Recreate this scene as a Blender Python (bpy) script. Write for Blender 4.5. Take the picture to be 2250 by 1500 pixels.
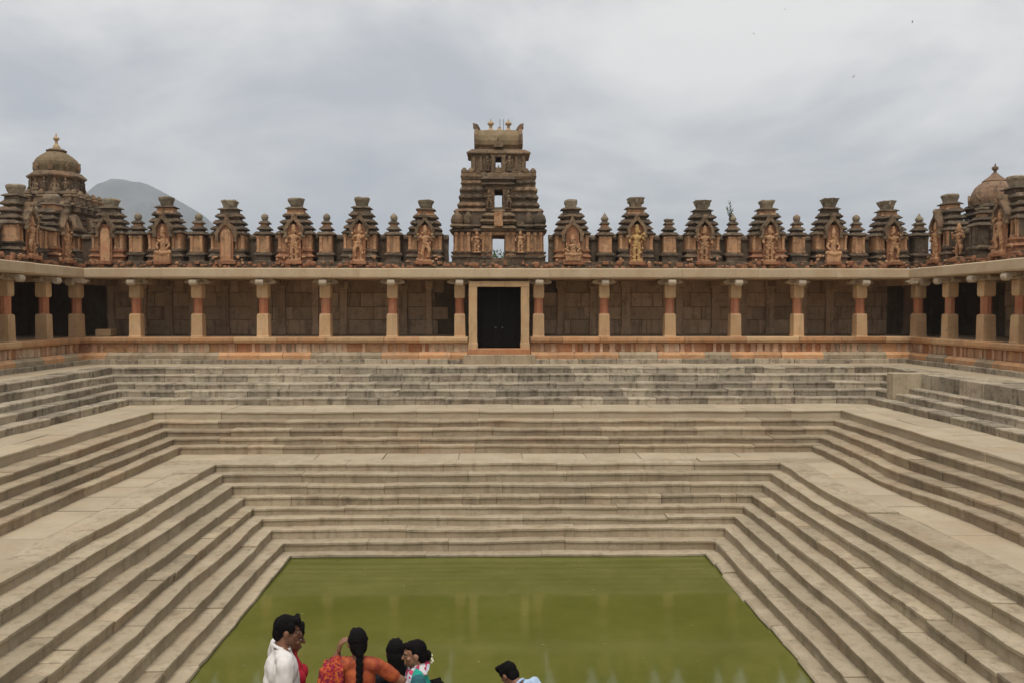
import bpy, bmesh, math, random
import numpy as np
from mathutils import Vector, Matrix, noise, Euler

R = math.radians
SC = bpy.context.scene
for o in list(bpy.data.objects):
    bpy.data.objects.remove(o)
COL = SC.collection
random.seed(11)

# ------------------------------------------------------------------ camera
cam = bpy.data.cameras.new('camera')
cam.sensor_width = 36.0
cam.lens = 36.0 * 1816 / 2250
cam.clip_start = 0.05
cam.clip_end = 20000
camo = bpy.data.objects.new('camera', cam)
COL.objects.link(camo)
camo.location = (0, 0, 0)
_fwd = Vector((0.01980519, 0.99906192, -0.0385101))
camo.rotation_euler = _fwd.to_track_quat('-Z', 'Y').to_euler()
SC.camera = camo

# ------------------------------------------------------------------ sky and sun
SUN_EL, SUN_AZ = R(67), R(190)          # azimuth clockwise from +Y
world = bpy.data.worlds.new('World')
SC.world = world
world.use_nodes = True
nt = world.node_tree
nt.nodes.clear()


def NN(t, kind, **kw):
    n = t.nodes.new(kind)
    for k, v in kw.items():
        setattr(n, k, v)
    return n


def ramp(t, stops, interp='LINEAR'):
    n = t.nodes.new('ShaderNodeValToRGB')
    n.color_ramp.interpolation = interp
    el = n.color_ramp.elements
    while len(el) < len(stops):
        el.new(0.5)
    for e, (p, c) in zip(el, stops):
        e.position = p
        e.color = c if len(c) == 4 else (*c, 1)
    return n


def math_node(t, op, a, b=None, clamp=False):
    n = t.nodes.new('ShaderNodeMath')
    n.operation = op
    n.use_clamp = clamp
    for i, v in enumerate((a, b)):
        if v is None:
            continue
        if isinstance(v, (int, float)):
            n.inputs[i].default_value = v
        else:
            t.links.new(v, n.inputs[i])
    return n.outputs[0]


def mix_col(t, fac, a, b, blend='MIX'):
    n = t.nodes.new('ShaderNodeMix')
    n.data_type = 'RGBA'
    n.blend_type = blend
    for sock, v in ((n.inputs[0], fac), (n.inputs[6], a), (n.inputs[7], b)):
        if isinstance(v, (int, float)):
            sock.default_value = v
        elif isinstance(v, tuple):
            sock.default_value = (*v[:3], 1)
        else:
            t.links.new(v, sock)
    return n.outputs[2]


def build_world():
    out = NN(nt, 'ShaderNodeOutputWorld')
    bg = NN(nt, 'ShaderNodeBackground')
    sky = NN(nt, 'ShaderNodeTexSky')
    sky.sky_type = 'NISHITA'
    sky.sun_disc = False
    sky.sun_elevation = SUN_EL
    sky.sun_rotation = SUN_AZ
    sky.dust_density = 3.0
    tc = NN(nt, 'ShaderNodeTexCoord')
    sep = NN(nt, 'ShaderNodeSeparateXYZ')
    nt.links.new(tc.outputs['Generated'], sep.inputs[0])
    z = math_node(nt, 'MAXIMUM', sep.outputs[2], 0.0)
    den = math_node(nt, 'ADD', z, 0.22)
    px = math_node(nt, 'DIVIDE', sep.outputs[0], den)
    py = math_node(nt, 'DIVIDE', sep.outputs[1], den)
    comb = NN(nt, 'ShaderNodeCombineXYZ')
    nt.links.new(px, comb.inputs[0])
    nt.links.new(py, comb.inputs[1])
    comb.inputs[2].default_value = 3.7
    n1 = NN(nt, 'ShaderNodeTexNoise')
    n1.inputs['Scale'].default_value = 1.05
    n1.inputs['Detail'].default_value = 7
    n1.inputs['Roughness'].default_value = 0.6
    n1.inputs['Distortion'].default_value = 0.35
    nt.links.new(comb.outputs[0], n1.inputs['Vector'])
    r1 = ramp(nt, [(0.36, (0.37, 0.375, 0.385)), (0.46, (0.455, 0.455, 0.455)),
                   (0.53, (0.53, 0.525, 0.51)), (0.62, (0.60, 0.592, 0.57))])
    nt.links.new(n1.outputs['Fac'], r1.inputs[0])
    skys = mix_col(nt, 1.0, sky.outputs[0], (0.1, 0.1, 0.1), 'MULTIPLY')
    cov = ramp(nt, [(0.30, (0.88,) * 3), (0.6, (0.95,) * 3)])
    nt.links.new(n1.outputs['Fac'], cov.inputs[0])
    c = mix_col(nt, cov.outputs[0], skys, r1.outputs[0])
    nt.links.new(c, bg.inputs[0])
    bg.inputs[1].default_value = 1.0
    nt.links.new(bg.outputs[0], out.inputs[0])


build_world()
sun = bpy.data.lights.new('sun', 'SUN')
sun.energy = 1.5
sun.angle = R(28)
sun.color = (1.0, 0.95, 0.87)
suno = bpy.data.objects.new('sun', sun)
COL.objects.link(suno)
sdir = Vector((math.sin(SUN_AZ) * math.cos(SUN_EL), math.cos(SUN_AZ) * math.cos(SUN_EL), math.sin(SUN_EL)))
suno.rotation_euler = (-sdir).to_track_quat('-Z', 'Y').to_euler()
suno.location = sdir * 60
vs = SC.view_settings
vs.view_transform = 'Standard'
vs.look = 'None'
vs.exposure = 0.68
vs.gamma = 1.0
vs.use_curve_mapping = False
SC.render.engine = 'CYCLES'
SC.cycles.use_denoising = True
SC.cycles.max_bounces = 6
SC.cycles.diffuse_bounces = 4
SC.cycles.volume_bounces = 0

# ------------------------------------------------------------------ materials
MATS = {}


def new_mat(name):
    m = bpy.data.materials.new(name)
    m.use_nodes = True
    t = m.node_tree
    b = t.nodes['Principled BSDF']
    MATS[name] = m
    return m, t, b


def stone(name, c1, c2, dirt=(0.05, 0.042, 0.032), dirt_amt=0.5, tint=(0.3, 0.16, 0.09), tint_amt=0.25,
          pale=(0.5, 0.45, 0.36), pale_amt=0.2, var=0.35, scale=1.0, bump=0.35, streak=0.3, rough=0.92):
    """weathered stone: mottled base, mineral tint, lichen / soot stains, rain streaks, per-block variation"""
    m, t, b = new_mat(name)
    L = t.links.new
    geo = NN(t, 'ShaderNodeNewGeometry')
    oi = NN(t, 'ShaderNodeObjectInfo')
    off = NN(t, 'ShaderNodeVectorMath', operation='MULTIPLY_ADD')
    cmb = NN(t, 'ShaderNodeCombineXYZ')
    for k in range(3):
        L(oi.outputs['Random'], cmb.inputs[k])
    off.inputs[1].default_value = (7.3, 11.9, 5.1)
    L(cmb.outputs[0], off.inputs[0])
    L(geo.outputs['Position'], off.inputs[2])
    vec = off.outputs[0]

    def nz(s, det, ro, v=vec, dist=0.0):
        n = NN(t, 'ShaderNodeTexNoise')
        n.inputs['Scale'].default_value = s * scale
        n.inputs['Detail'].default_value = det
        n.inputs['Roughness'].default_value = ro
        n.inputs['Distortion'].default_value = dist
        L(v, n.inputs['Vector'])
        return n.outputs['Fac']
    n1 = nz(1.7, 6, 0.6)
    r1 = ramp(t, [(0.3, c1), (0.7, c2)])
    L(n1, r1.inputs[0])
    col = r1.outputs[0]
    # mineral tint
    n2 = nz(0.9, 5, 0.6, dist=0.4)
    r2 = ramp(t, [(0.48, (0, 0, 0)), (0.68, (1, 1, 1))])
    L(n2, r2.inputs[0])
    col = mix_col(t, math_node(t, 'MULTIPLY', r2.outputs[0], tint_amt), col, tint)
    # pale scuffs
    n5 = nz(2.6, 7, 0.66, dist=0.3)
    r5 = ramp(t, [(0.55, (0, 0, 0)), (0.72, (1, 1, 1))])
    L(n5, r5.inputs[0])
    col = mix_col(t, math_node(t, 'MULTIPLY', r5.outputs[0], pale_amt), col, pale)
    # lichen and soot
    n3 = nz(3.4, 9, 0.72, dist=0.2)
    r3 = ramp(t, [(0.5, (0, 0, 0)), (0.66, (1, 1, 1))])
    L(n3, r3.inputs[0])
    col = mix_col(t, math_node(t, 'MULTIPLY', r3.outputs[0], dirt_amt), col, dirt)
    # rain streaks
    mp = NN(t, 'ShaderNodeMapping')
    mp.inputs['Scale'].default_value = (5.5, 5.5, 0.55)
    L(vec, mp.inputs[0])
    n4 = nz(1.0, 4, 0.6, v=mp.outputs[0])
    r4 = ramp(t, [(0.52, (0, 0, 0)), (0.7, (1, 1, 1))])
    L(n4, r4.inputs[0])
    col = mix_col(t, math_node(t, 'MULTIPLY', r4.outputs[0], streak), col, dirt)
    # per-piece brightness
    v = math_node(t, 'MULTIPLY_ADD', oi.outputs['Random'], var)
    t.nodes[-1].inputs[2].default_value = 1.0 - var * 0.55
    col = mix_col(t, 1.0, col, v, 'MULTIPLY')
    L(col, b.inputs['Base Color'])
    b.inputs['Roughness'].default_value = rough
    b.inputs['Specular IOR Level'].default_value = 0.2
    bp = NN(t, 'ShaderNodeBump')
    bp.inputs['Strength'].default_value = bump
    bp.inputs['Distance'].default_value = 0.03
    n6 = nz(14, 8, 0.7)
    h = math_node(t, 'ADD', math_node(t, 'MULTIPLY', n3, 1.4), n6)
    L(h, bp.inputs['Height'])
    L(bp.outputs[0], b.inputs['Normal'])
    return m


stone('step_stone', (0.335, 0.272, 0.182), (0.46, 0.384, 0.272), dirt=(0.12, 0.09, 0.05), dirt_amt=0.38,
      tint=(0.36, 0.24, 0.15), tint_amt=0.25, pale=(0.46, 0.41, 0.34), pale_amt=0.25, var=0.22, streak=0.4, bump=0.35)
stone('upper_step_stone', (0.31, 0.258, 0.182), (0.45, 0.385, 0.285), dirt=(0.06, 0.048, 0.034), dirt_amt=0.75,
      tint=(0.34, 0.22, 0.17), tint_amt=0.3, pale=(0.46, 0.41, 0.36), pale_amt=0.35, var=0.55, streak=0.6, bump=0.45)
stone('rubble_step_stone', (0.33, 0.265, 0.175), (0.46, 0.38, 0.265), dirt=(0.09, 0.07, 0.045), dirt_amt=0.45, pale_amt=0.25, var=0.4, streak=0.4, bump=0.45)
stone('mid_step_stone', (0.305, 0.238, 0.155), (0.425, 0.345, 0.235), dirt=(0.10, 0.075, 0.045), dirt_amt=0.42,
      tint=(0.33, 0.19, 0.11), tint_amt=0.35, pale=(0.45, 0.40, 0.33), pale_amt=0.2, var=0.35, streak=0.4, bump=0.35)
stone('joint_soil', (0.16, 0.125, 0.08), (0.23, 0.185, 0.12), var=0.1)
stone('paving_stone', (0.375, 0.307, 0.207), (0.475, 0.396, 0.28), dirt=(0.2, 0.15, 0.09), dirt_amt=0.28,
      tint=(0.44, 0.30, 0.20), tint_amt=0.4, var=0.16, streak=0.0, bump=0.25)
stone('eave_stone', (0.49, 0.37, 0.235), (0.59, 0.465, 0.31), dirt=(0.2, 0.14, 0.085), dirt_amt=0.25,
      tint=(0.45, 0.27, 0.15), tint_amt=0.35, var=0.16, streak=0.12, bump=0.2)
stone('shaft_stone', (0.52, 0.33, 0.17), (0.62, 0.425, 0.24), dirt=(0.17, 0.105, 0.06), dirt_amt=0.32,
      tint=(0.44, 0.22, 0.11), tint_amt=0.4, var=0.22, streak=0.25, bump=0.25)
stone('red_band_stone', (0.36, 0.125, 0.06), (0.46, 0.20, 0.105), dirt=(0.17, 0.06, 0.04), dirt_amt=0.4,
      tint=(0.42, 0.25, 0.15), tint_amt=0.35, var=0.25, bump=0.25)
stone('capital_stone', (0.40, 0.31, 0.21), (0.52, 0.43, 0.31), dirt=(0.14, 0.10, 0.07), dirt_amt=0.35, var=0.2,
      pale=(0.62, 0.58, 0.5), pale_amt=0.4)
stone('volute_stone', (0.46, 0.375, 0.27), (0.56, 0.47, 0.35), dirt=(0.3, 0.24, 0.17), dirt_amt=0.25, var=0.12, tint_amt=0.1)
stone('plinth_stone', (0.47, 0.235, 0.105), (0.58, 0.335, 0.17), dirt=(0.13, 0.085, 0.06), dirt_amt=0.45,
      tint=(0.45, 0.33, 0.21), tint_amt=0.5, pale=(0.42, 0.39, 0.34), pale_amt=0.3, var=0.32, streak=0.35)
stone('plinth_red_stone', (0.37, 0.15, 0.065), (0.48, 0.235, 0.115), dirt=(0.12, 0.075, 0.055), dirt_amt=0.4,
      tint=(0.46, 0.32, 0.20), tint_amt=0.35, var=0.35, streak=0.3)
stone('pilaster_stone', (0.46, 0.27, 0.16), (0.58, 0.40, 0.27), dirt=(0.2, 0.10, 0.06), dirt_amt=0.4,
      tint=(0.40, 0.17, 0.09), tint_amt=0.4, var=0.4)
stone('wall_stone', (0.50, 0.36, 0.23), (0.64, 0.48, 0.32), dirt=(0.10, 0.07, 0.05), dirt_amt=0.45,
      tint=(0.40, 0.24, 0.14), tint_amt=0.35, var=0.4, streak=0.5, bump=0.4)
stone('shrine_stone', (0.42, 0.225, 0.115), (0.56, 0.34, 0.19), dirt=(0.04, 0.029, 0.021), dirt_amt=0.72,
      tint=(0.42, 0.17, 0.09), tint_amt=0.45, pale=(0.52, 0.40, 0.28), pale_amt=0.3, var=0.3, streak=0.5, scale=1.4)
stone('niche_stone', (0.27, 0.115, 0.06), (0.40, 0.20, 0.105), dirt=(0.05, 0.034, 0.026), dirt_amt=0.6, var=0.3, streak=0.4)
stone('figure_stone', (0.38, 0.20, 0.10), (0.50, 0.295, 0.16), dirt=(0.05, 0.033, 0.024), dirt_amt=0.65,
      tint=(0.5, 0.27, 0.13), tint_amt=0.5, var=0.3, scale=2.2, streak=0.2)
stone('ochre_figure_stone', (0.42, 0.255, 0.09), (0.52, 0.345, 0.14), dirt=(0.07, 0.045, 0.022), dirt_amt=0.6,
      tint=(0.5, 0.27, 0.15), tint_amt=0.5, var=0.2, scale=2.2, streak=0.2)
stone('sooty_stone', (0.075, 0.057, 0.04), (0.18, 0.132, 0.087), dirt=(0.02, 0.017, 0.013), dirt_amt=0.75,
      tint=(0.23, 0.125, 0.075), tint_amt=0.4, pale=(0.34, 0.275, 0.19), pale_amt=0.55, var=0.4, streak=0.4, scale=2.2)
stone('crown_stone', (0.20, 0.165, 0.115), (0.32, 0.265, 0.185), dirt=(0.05, 0.045, 0.036), dirt_amt=0.55,
      tint=(0.30, 0.17, 0.10), tint_amt=0.35, pale=(0.40, 0.36, 0.29), pale_amt=0.35, var=0.3, streak=0.3, scale=1.5)
stone('tower_stone', (0.145, 0.10, 0.062), (0.275, 0.19, 0.114), dirt=(0.026, 0.022, 0.017), dirt_amt=0.78,
      tint=(0.34, 0.17, 0.09), tint_amt=0.35, pale=(0.42, 0.34, 0.24), pale_amt=0.3, var=0.35, streak=0.5, scale=1.3)
stone('dome_stone', (0.165, 0.122, 0.067), (0.28, 0.205, 0.12), dirt=(0.05, 0.045, 0.025), dirt_amt=0.5,
      tint=(0.26, 0.14, 0.07), tint_amt=0.35, var=0.15, streak=0.35, scale=1.2)
stone('red_dome_stone', (0.20, 0.125, 0.08), (0.30, 0.195, 0.125), dirt=(0.04, 0.03, 0.023), dirt_amt=0.7, var=0.1, streak=0.5, scale=1.8)
stone('finial_stone', (0.42, 0.30, 0.17), (0.54, 0.40, 0.25), dirt=(0.12, 0.08, 0.05), dirt_amt=0.35, var=0.15, scale=2)
stone('earth', (0.22, 0.17, 0.11), (0.30, 0.24, 0.16), dirt=(0.07, 0.085, 0.03), dirt_amt=0.6, var=0.0, scale=0.1, bump=0.2)
stone('hill_rock', (0.12, 0.12, 0.10), (0.22, 0.21, 0.18), dirt=(0.06, 0.07, 0.05), dirt_amt=0.7, tint_amt=0.1,
      var=0.0, scale=0.012, bump=1.0, streak=0.0)


def simple(name, col, rough=0.7, spec=0.3, noise_amt=0.0, nscale=20, col2=None, bump=0.0, sheen=0.0):
    m, t, b = new_mat(name)
    b.inputs['Roughness'].default_value = rough
    b.inputs['Specular IOR Level'].default_value = spec
    b.inputs['Base Color'].default_value = (*col, 1)
    if sheen:
        b.inputs['Sheen Weight'].default_value = sheen
    if col2 or bump:
        tc = NN(t, 'ShaderNodeTexCoord')
        n = NN(t, 'ShaderNodeTexNoise')
        n.inputs['Scale'].default_value = nscale
        n.inputs['Detail'].default_value = 5
        t.links.new(tc.outputs['Object'], n.inputs['Vector'])
        if col2:
            r = ramp(t, [(0.35, col), (0.65, col2)])
            t.links.new(n.outputs['Fac'], r.inputs[0])
            t.links.new(r.outputs[0], b.inputs['Base Color'])
        if bump:
            bp = NN(t, 'ShaderNodeBump')
            bp.inputs['Strength'].default_value = bump
            bp.inputs['Distance'].default_value = 0.01
            t.links.new(n.outputs['Fac'], bp.inputs['Height'])
            t.links.new(bp.outputs[0], b.inputs['Normal'])
    return m


simple('skin', (0.19, 0.088, 0.05), 0.5, 0.4, col2=(0.24, 0.115, 0.066), nscale=9)
simple('skin_fair', (0.30, 0.155, 0.09), 0.5, 0.4, col2=(0.36, 0.19, 0.115), nscale=9)
simple('hair_black', (0.006, 0.005, 0.005), 0.75, 0.1, bump=1.0, nscale=90)
simple('white_cotton', (0.66, 0.63, 0.60), 0.85, 0.2, col2=(0.72, 0.69, 0.66), nscale=6, bump=0.5)
simple('dark_trousers', (0.035, 0.035, 0.045), 0.85, 0.2)
simple('red_cotton', (0.42, 0.015, 0.03), 0.8, 0.2, col2=(0.50, 0.022, 0.04), nscale=6, bump=0.4)
simple('rust_blouse', (0.20, 0.03, 0.014), 0.7, 0.3, col2=(0.42, 0.095, 0.03), nscale=14, bump=0.5)
simple('black_cloth', (0.012, 0.011, 0.014), 0.85, 0.2, bump=0.3, nscale=12)
simple('teal_cotton', (0.02, 0.27, 0.20), 0.8, 0.2, col2=(0.025, 0.34, 0.26), nscale=7, bump=0.4)
simple('deep_teal_cotton', (0.03, 0.105, 0.125), 0.8, 0.2, col2=(0.045, 0.135, 0.16), nscale=7, bump=0.4)
simple('blue_cotton', (0.36, 0.47, 0.62), 0.85, 0.2, col2=(0.42, 0.53, 0.68), nscale=7, bump=0.4)
simple('plum_cotton', (0.10, 0.02, 0.05), 0.8, 0.2, bump=0.3)
simple('jasmine', (0.78, 0.76, 0.55), 0.7, 0.3)
simple('eye_white', (0.30, 0.27, 0.24), 0.4, 0.4)
simple('eye_dark', (0.01, 0.008, 0.006), 0.2, 0.5)
simple('lip', (0.20, 0.06, 0.05), 0.5, 0.4)
simple('shoe_leather', (0.03, 0.018, 0.012), 0.5, 0.4)
simple('door_wood', (0.005, 0.004, 0.003), 0.8, 0.1, col2=(0.009, 0.007, 0.005), nscale=12, bump=0.4)
simple('iron', (0.045, 0.042, 0.04), 0.45, 0.5)
simple('bark', (0.10, 0.075, 0.05), 0.9, 0.1)
simple('leaf', (0.045, 0.095, 0.03), 0.6, 0.3, col2=(0.085, 0.14, 0.045), nscale=1.3)
simple('floating_leaf', (0.26, 0.24, 0.10), 0.8, 0.2)
simple('bird_feather', (0.02, 0.02, 0.02), 0.8, 0.2)


def printed(name, cols, scale):
    m, t, b = new_mat(name)
    tc = NN(t, 'ShaderNodeTexCoord')
    vo = NN(t, 'ShaderNodeTexVoronoi')
    vo.inputs['Scale'].default_value = scale
    t.links.new(tc.outputs['Object'], vo.inputs['Vector'])
    r = ramp(t, [(i / max(1, len(cols)), c) for i, c in enumerate(cols)], 'CONSTANT')
    sp = NN(t, 'ShaderNodeSeparateColor')
    t.links.new(vo.outputs['Color'], sp.inputs[0])
    t.links.new(sp.outputs[0], r.inputs[0])
    t.links.new(r.outputs[0], b.inputs['Base Color'])
    b.inputs['Roughness'].default_value = 0.75
    b.inputs['Specular IOR Level'].default_value = 0.25


printed('sari_print', [(0.40, 0.07, 0.018), (0.26, 0.012, 0.025), (0.46, 0.10, 0.02), (0.20, 0.012, 0.03), (0.33, 0.035, 0.02), (0.14, 0.012, 0.03)], 62)
printed('shawl_print', [(0.5, 0.5, 0.56), (0.52, 0.06, 0.13), (0.42, 0.48, 0.52), (0.6, 0.56, 0.58), (0.36, 0.02, 0.07)], 28)


def water_material():
    m, t, b = new_mat('green_water')
    L = t.links.new
    geo = NN(t, 'ShaderNodeNewGeometry')
    n = NN(t, 'ShaderNodeTexNoise')
    n.inputs['Scale'].default_value = 0.7
    n.inputs['Detail'].default_value = 9
    n.inputs['Roughness'].default_value = 0.65
    L(geo.outputs['Position'], n.inputs['Vector'])
    r = ramp(t, [(0.32, (0.092, 0.10, 0.018)), (0.5, (0.112, 0.116, 0.023)), (0.68, (0.135, 0.134, 0.031))])
    L(n.outputs['Fac'], r.inputs[0])
    L(r.outputs[0], b.inputs['Base Color'])
    b.inputs['Roughness'].default_value = 0.065
    b.inputs['IOR'].default_value = 1.33
    mp = NN(t, 'ShaderNodeMapping')
    mp.inputs['Scale'].default_value = (1.5, 4.5, 1)
    L(geo.outputs['Position'], mp.inputs[0])
    n2 = NN(t, 'ShaderNodeTexNoise')
    n2.inputs['Scale'].default_value = 1.6
    n2.inputs['Detail'].default_value = 4
    L(mp.outputs[0], n2.inputs['Vector'])
    bp = NN(t, 'ShaderNodeBump')
    bp.inputs['Strength'].default_value = 0.014
    bp.inputs['Distance'].default_value = 0.03
    L(n2.outputs['Fac'], bp.inputs['Height'])
    L(bp.outputs[0], b.inputs['Normal'])


water_material()

# ------------------------------------------------------------------ mesh helpers


class MB:
    def __init__(s):
        s.v, s.f = [], []

    def add(s, V, F):
        k = len(s.v)
        s.v += [tuple(p) for p in V]
        s.f += [tuple(i + k for i in q) for q in F]
        return s

    def loft(s, rings, caps=True):
        n = len(rings[0])
        V = [p for r in rings for p in r]
        F = []
        for a in range(len(rings) - 1):
            for i in range(n):
                j = (i + 1) % n
                F.append((a * n + i, a * n + j, (a + 1) * n + j, (a + 1) * n + i))
        if caps:
            F.append(tuple(range(n - 1, -1, -1)))
            b = (len(rings) - 1) * n
            F.append(tuple(b + i for i in range(n)))
        return s.add(V, F)

    def rect(s, levels, cx=0.0, cy=0.0):
        """levels: (half x, half y, z)"""
        return s.loft([[(cx - a, cy - b, z), (cx + a, cy - b, z), (cx + a, cy + b, z), (cx - a, cy + b, z)]
                       for a, b, z in levels])

    def poly(s, levels, n=8, cx=0.0, cy=0.0, ph=None):
        ph = math.pi / n if ph is None else ph
        k = 1 / math.cos(math.pi / n)
        return s.loft([[(cx + r * k * math.cos(ph + 2 * math.pi * i / n), cy + r * k * math.sin(ph + 2 * math.pi * i / n), z)
                        for i in range(n)] for r, z in levels])

    def lathe(s, prof, n=16, cx=0.0, cy=0.0, flute=0, amp=0.0):
        rings = []
        for r, z in prof:
            rings.append([(cx + r * (1 + amp * math.cos(flute * 2 * math.pi * i / n)) * math.cos(2 * math.pi * i / n),
                           cy + r * (1 + amp * math.cos(flute * 2 * math.pi * i / n)) * math.sin(2 * math.pi * i / n), z)
                          for i in range(n)])
        return s.loft(rings)

    def box(s, x0, x1, y0, y1, z0, z1, c=0.0):
        if c <= 0:
            return s.loft([[(x0, y0, z), (x1, y0, z), (x1, y1, z), (x0, y1, z)] for z in (z0, z1)])
        return s.loft([[(x0 + e, y0 + e, z), (x1 - e, y0 + e, z), (x1 - e, y1 - e, z), (x0 + e, y1 - e, z)]
                       for z, e in ((z0, c), (z0 + c, 0), (z1 - c, 0), (z1, c))])

    def ell(s, c, r, seg=12, rot=None):
        rings = []
        m = seg // 2 + 1
        for a in range(1, m):
            th = math.pi * a / m
            ring = []
            for i in range(seg):
                ph = 2 * math.pi * i / seg
                p = Vector((r[0] * math.sin(th) * math.cos(ph), r[1] * math.sin(th) * math.sin(ph), -r[2] * math.cos(th)))
                if rot is not None:
                    p = rot @ p
                ring.append((c[0] + p.x, c[1] + p.y, c[2] + p.z))
            rings.append(ring)
        return s.loft(rings)

    def cap(s, p0, p1, r0, r1, n=10):
        p0, p1 = Vector(p0), Vector(p1)
        d = p1 - p0
        ln = d.length or 1e-6
        d = d / ln
        u = d.orthogonal().normalized()
        w = d.cross(u)
        st = []
        for k in (-0.92, -0.6, 0.0):
            st.append((p0 + d * r0 * k, r0 * math.sqrt(max(0.0, 1 - k * k))))
        for k in (0.0, 0.6, 0.92):
            st.append((p1 + d * r1 * k, r1 * math.sqrt(max(0.0, 1 - k * k))))
        return s.loft([[tuple(c + (u * math.cos(2 * math.pi * i / n) + w * math.sin(2 * math.pi * i / n)) * rr) for i in range(n)]
                       for c, rr in st])

    def prism(s, pts, y0, y1):
        """polygon in xz, extruded in y"""
        return s.loft([[(x, y0, z) for x, z in pts], [(x, y1, z) for x, z in pts]])

    def strip(s, inner, outer, y0, y1):
        """band between two open polylines (xz), extruded in y"""
        n = len(inner)
        V = [(x, y, z) for y in (y0, y1) for x, z in inner] + [(x, y, z) for y in (y0, y1) for x, z in outer]
        F = []
        for i in range(n - 1):
            F += [(i, i + 1, 2 * n + i + 1, 2 * n + i), (n + i, 3 * n + i, 3 * n + i + 1, n + i + 1),
                  (i, n + i, n + i + 1, i + 1), (2 * n + i, 2 * n + i + 1, 3 * n + i + 1, 3 * n + i)]
        F += [(0, 2 * n, 3 * n, n), (n - 1, 2 * n - 1, 4 * n - 1, 3 * n - 1)]
        return s.add(V, F)

    def xf(s, M):
        s.v = [tuple(M @ Vector(p)) for p in s.v]
        return s

    def mesh(s, name, rough=0.0, sub=0.0, freq=3.0, seed=0.0):
        me = bpy.data.meshes.new(name)
        me.from_pydata(s.v, [], s.f)
        if rough or sub:
            bm = bmesh.new()
            bm.from_mesh(me)
            if sub:
                for _ in range(3):
                    es = [e for e in bm.edges if e.calc_length() > sub]
                    if not es or len(bm.verts) > 6000:
                        break
                    bmesh.ops.subdivide_edges(bm, edges=es, cuts=1, use_grid_fill=True)
            for vtx in bm.verts:
                q = vtx.co * freq + Vector((seed, seed * 1.7, seed * 0.6))
                vtx.co += noise.noise_vector(q) * rough + noise.noise_vector(q * 3.1) * rough * 0.45
            bmesh.ops.triangulate(bm, faces=[f for f in bm.faces if len(f.verts) > 4])
            bmesh.ops.recalc_face_normals(bm, faces=bm.faces)
            bm.to_mesh(me)
            bm.free()
        return me

    def build(s, name, mat, parent=None, rough=0.0, sub=0.0, freq=3.0, smooth=False, seed=None, loc=None, rot=None, scl=None):
        me = s.mesh(name, rough, sub, freq, random.uniform(0, 90) if seed is None else seed)
        return link(name, me, mat, parent, smooth, loc, rot, scl)


def link(name, me, mat, parent=None, smooth=False, loc=None, rot=None, scl=None):
    if mat is not None and not me.materials:
        me.materials.append(MATS[mat] if isinstance(mat, str) else mat)
    if smooth:
        me.polygons.foreach_set('use_smooth', [True] * len(me.polygons))
    o = bpy.data.objects.new(name, me)
    COL.objects.link(o)
    if parent is not None:
        o.parent = parent
    if loc is not None:
        o.location = loc
    if rot is not None:
        o.rotation_euler = rot
    if scl is not None:
        o.scale = scl if isinstance(scl, (tuple, list)) else (scl,) * 3
    return o


def empty(name, loc=(0, 0, 0), rotz=0.0):
    o = bpy.data.objects.new(name, None)
    o.empty_display_size = 0.3
    COL.objects.link(o)
    o.location = loc
    o.rotation_euler = (0, 0, rotz)
    return o


def tag(o, label=None, cat=None, group=None, kind=None):
    if label:
        o['label'] = label
    if cat:
        o['category'] = cat
        o['kind'] = 'thing'
    if group:
        o['group'] = group
    if kind:
        o['kind'] = kind
    return o


def copy_tree(o, parent=None):
    c = o.copy()
    COL.objects.link(c)
    c.parent = parent
    for ch in list(o.children):
        copy_tree(ch, c)
    return c


def remeshed(mb, name, voxel, smooth_it=4):
    """union of overlapping closed pieces into one continuous surface"""
    me = mb.mesh(name + '_src')
    o = bpy.data.objects.new(name + '_src', me)
    COL.objects.link(o)
    md = o.modifiers.new('r', 'REMESH')
    md.mode = 'VOXEL'
    md.voxel_size = voxel
    if smooth_it:
        sm = o.modifiers.new('s', 'SMOOTH')
        sm.factor = 0.5
        sm.iterations = smooth_it
    dg = bpy.context.evaluated_depsgraph_get()
    res = bpy.data.meshes.new_from_object(o.evaluated_get(dg))
    res.name = name
    bpy.data.objects.remove(o)
    bpy.data.meshes.remove(me)
    return res


# ------------------------------------------------------------------ the tank
# courses from the top: (front Y at the far side, top z, left X, right X, near-side Y)
ST = [None,
      (27.39, -1.90, -12.60, 13.13, 0.50), (26.72, -2.10, -12.26, 12.66, 0.90), (26.02, -2.31, -11.86, 12.24, 1.25),
      (25.46, -2.48, -11.46, 11.83, 1.60), (24.92, -2.67, -11.02, 11.38, 2.00), (23.34, -2.86, -9.65, 9.85, 3.35),
      (22.82, -3.07, -9.18, 9.46, 3.70), (22.36, -3.24, -8.84, 9.08, 4.00), (21.99, -3.42, -8.55, 8.73, 4.30),
      (21.68, -3.58, -8.27, 8.42, 4.60), (20.20, -3.78, -6.86, 6.99, 6.00), (19.86, -3.955, -6.53, 6.68, 6.33),
      (19.55, -4.16, -6.22, 6.37, 6.65), (19.29, -4.38, -5.90, 6.08, 6.95), (19.04, -4.57, -5.62, 5.79, 7.25),
      (18.77, -4.75, -5.31, 5.49, 7.55), (18.46, -4.93, -5.00, 5.18, 7.85), (18.16, -5.135, -4.71, 4.87, 8.15),
      (17.89, -5.34, -4.45, 4.61, 8.45)]
NST = 19
WATER_Z = -5.41


def ztop(i):
    return ST[i][1]


def zbot(i):
    return ST[i + 1][1] if i < NST else -6.3


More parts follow.
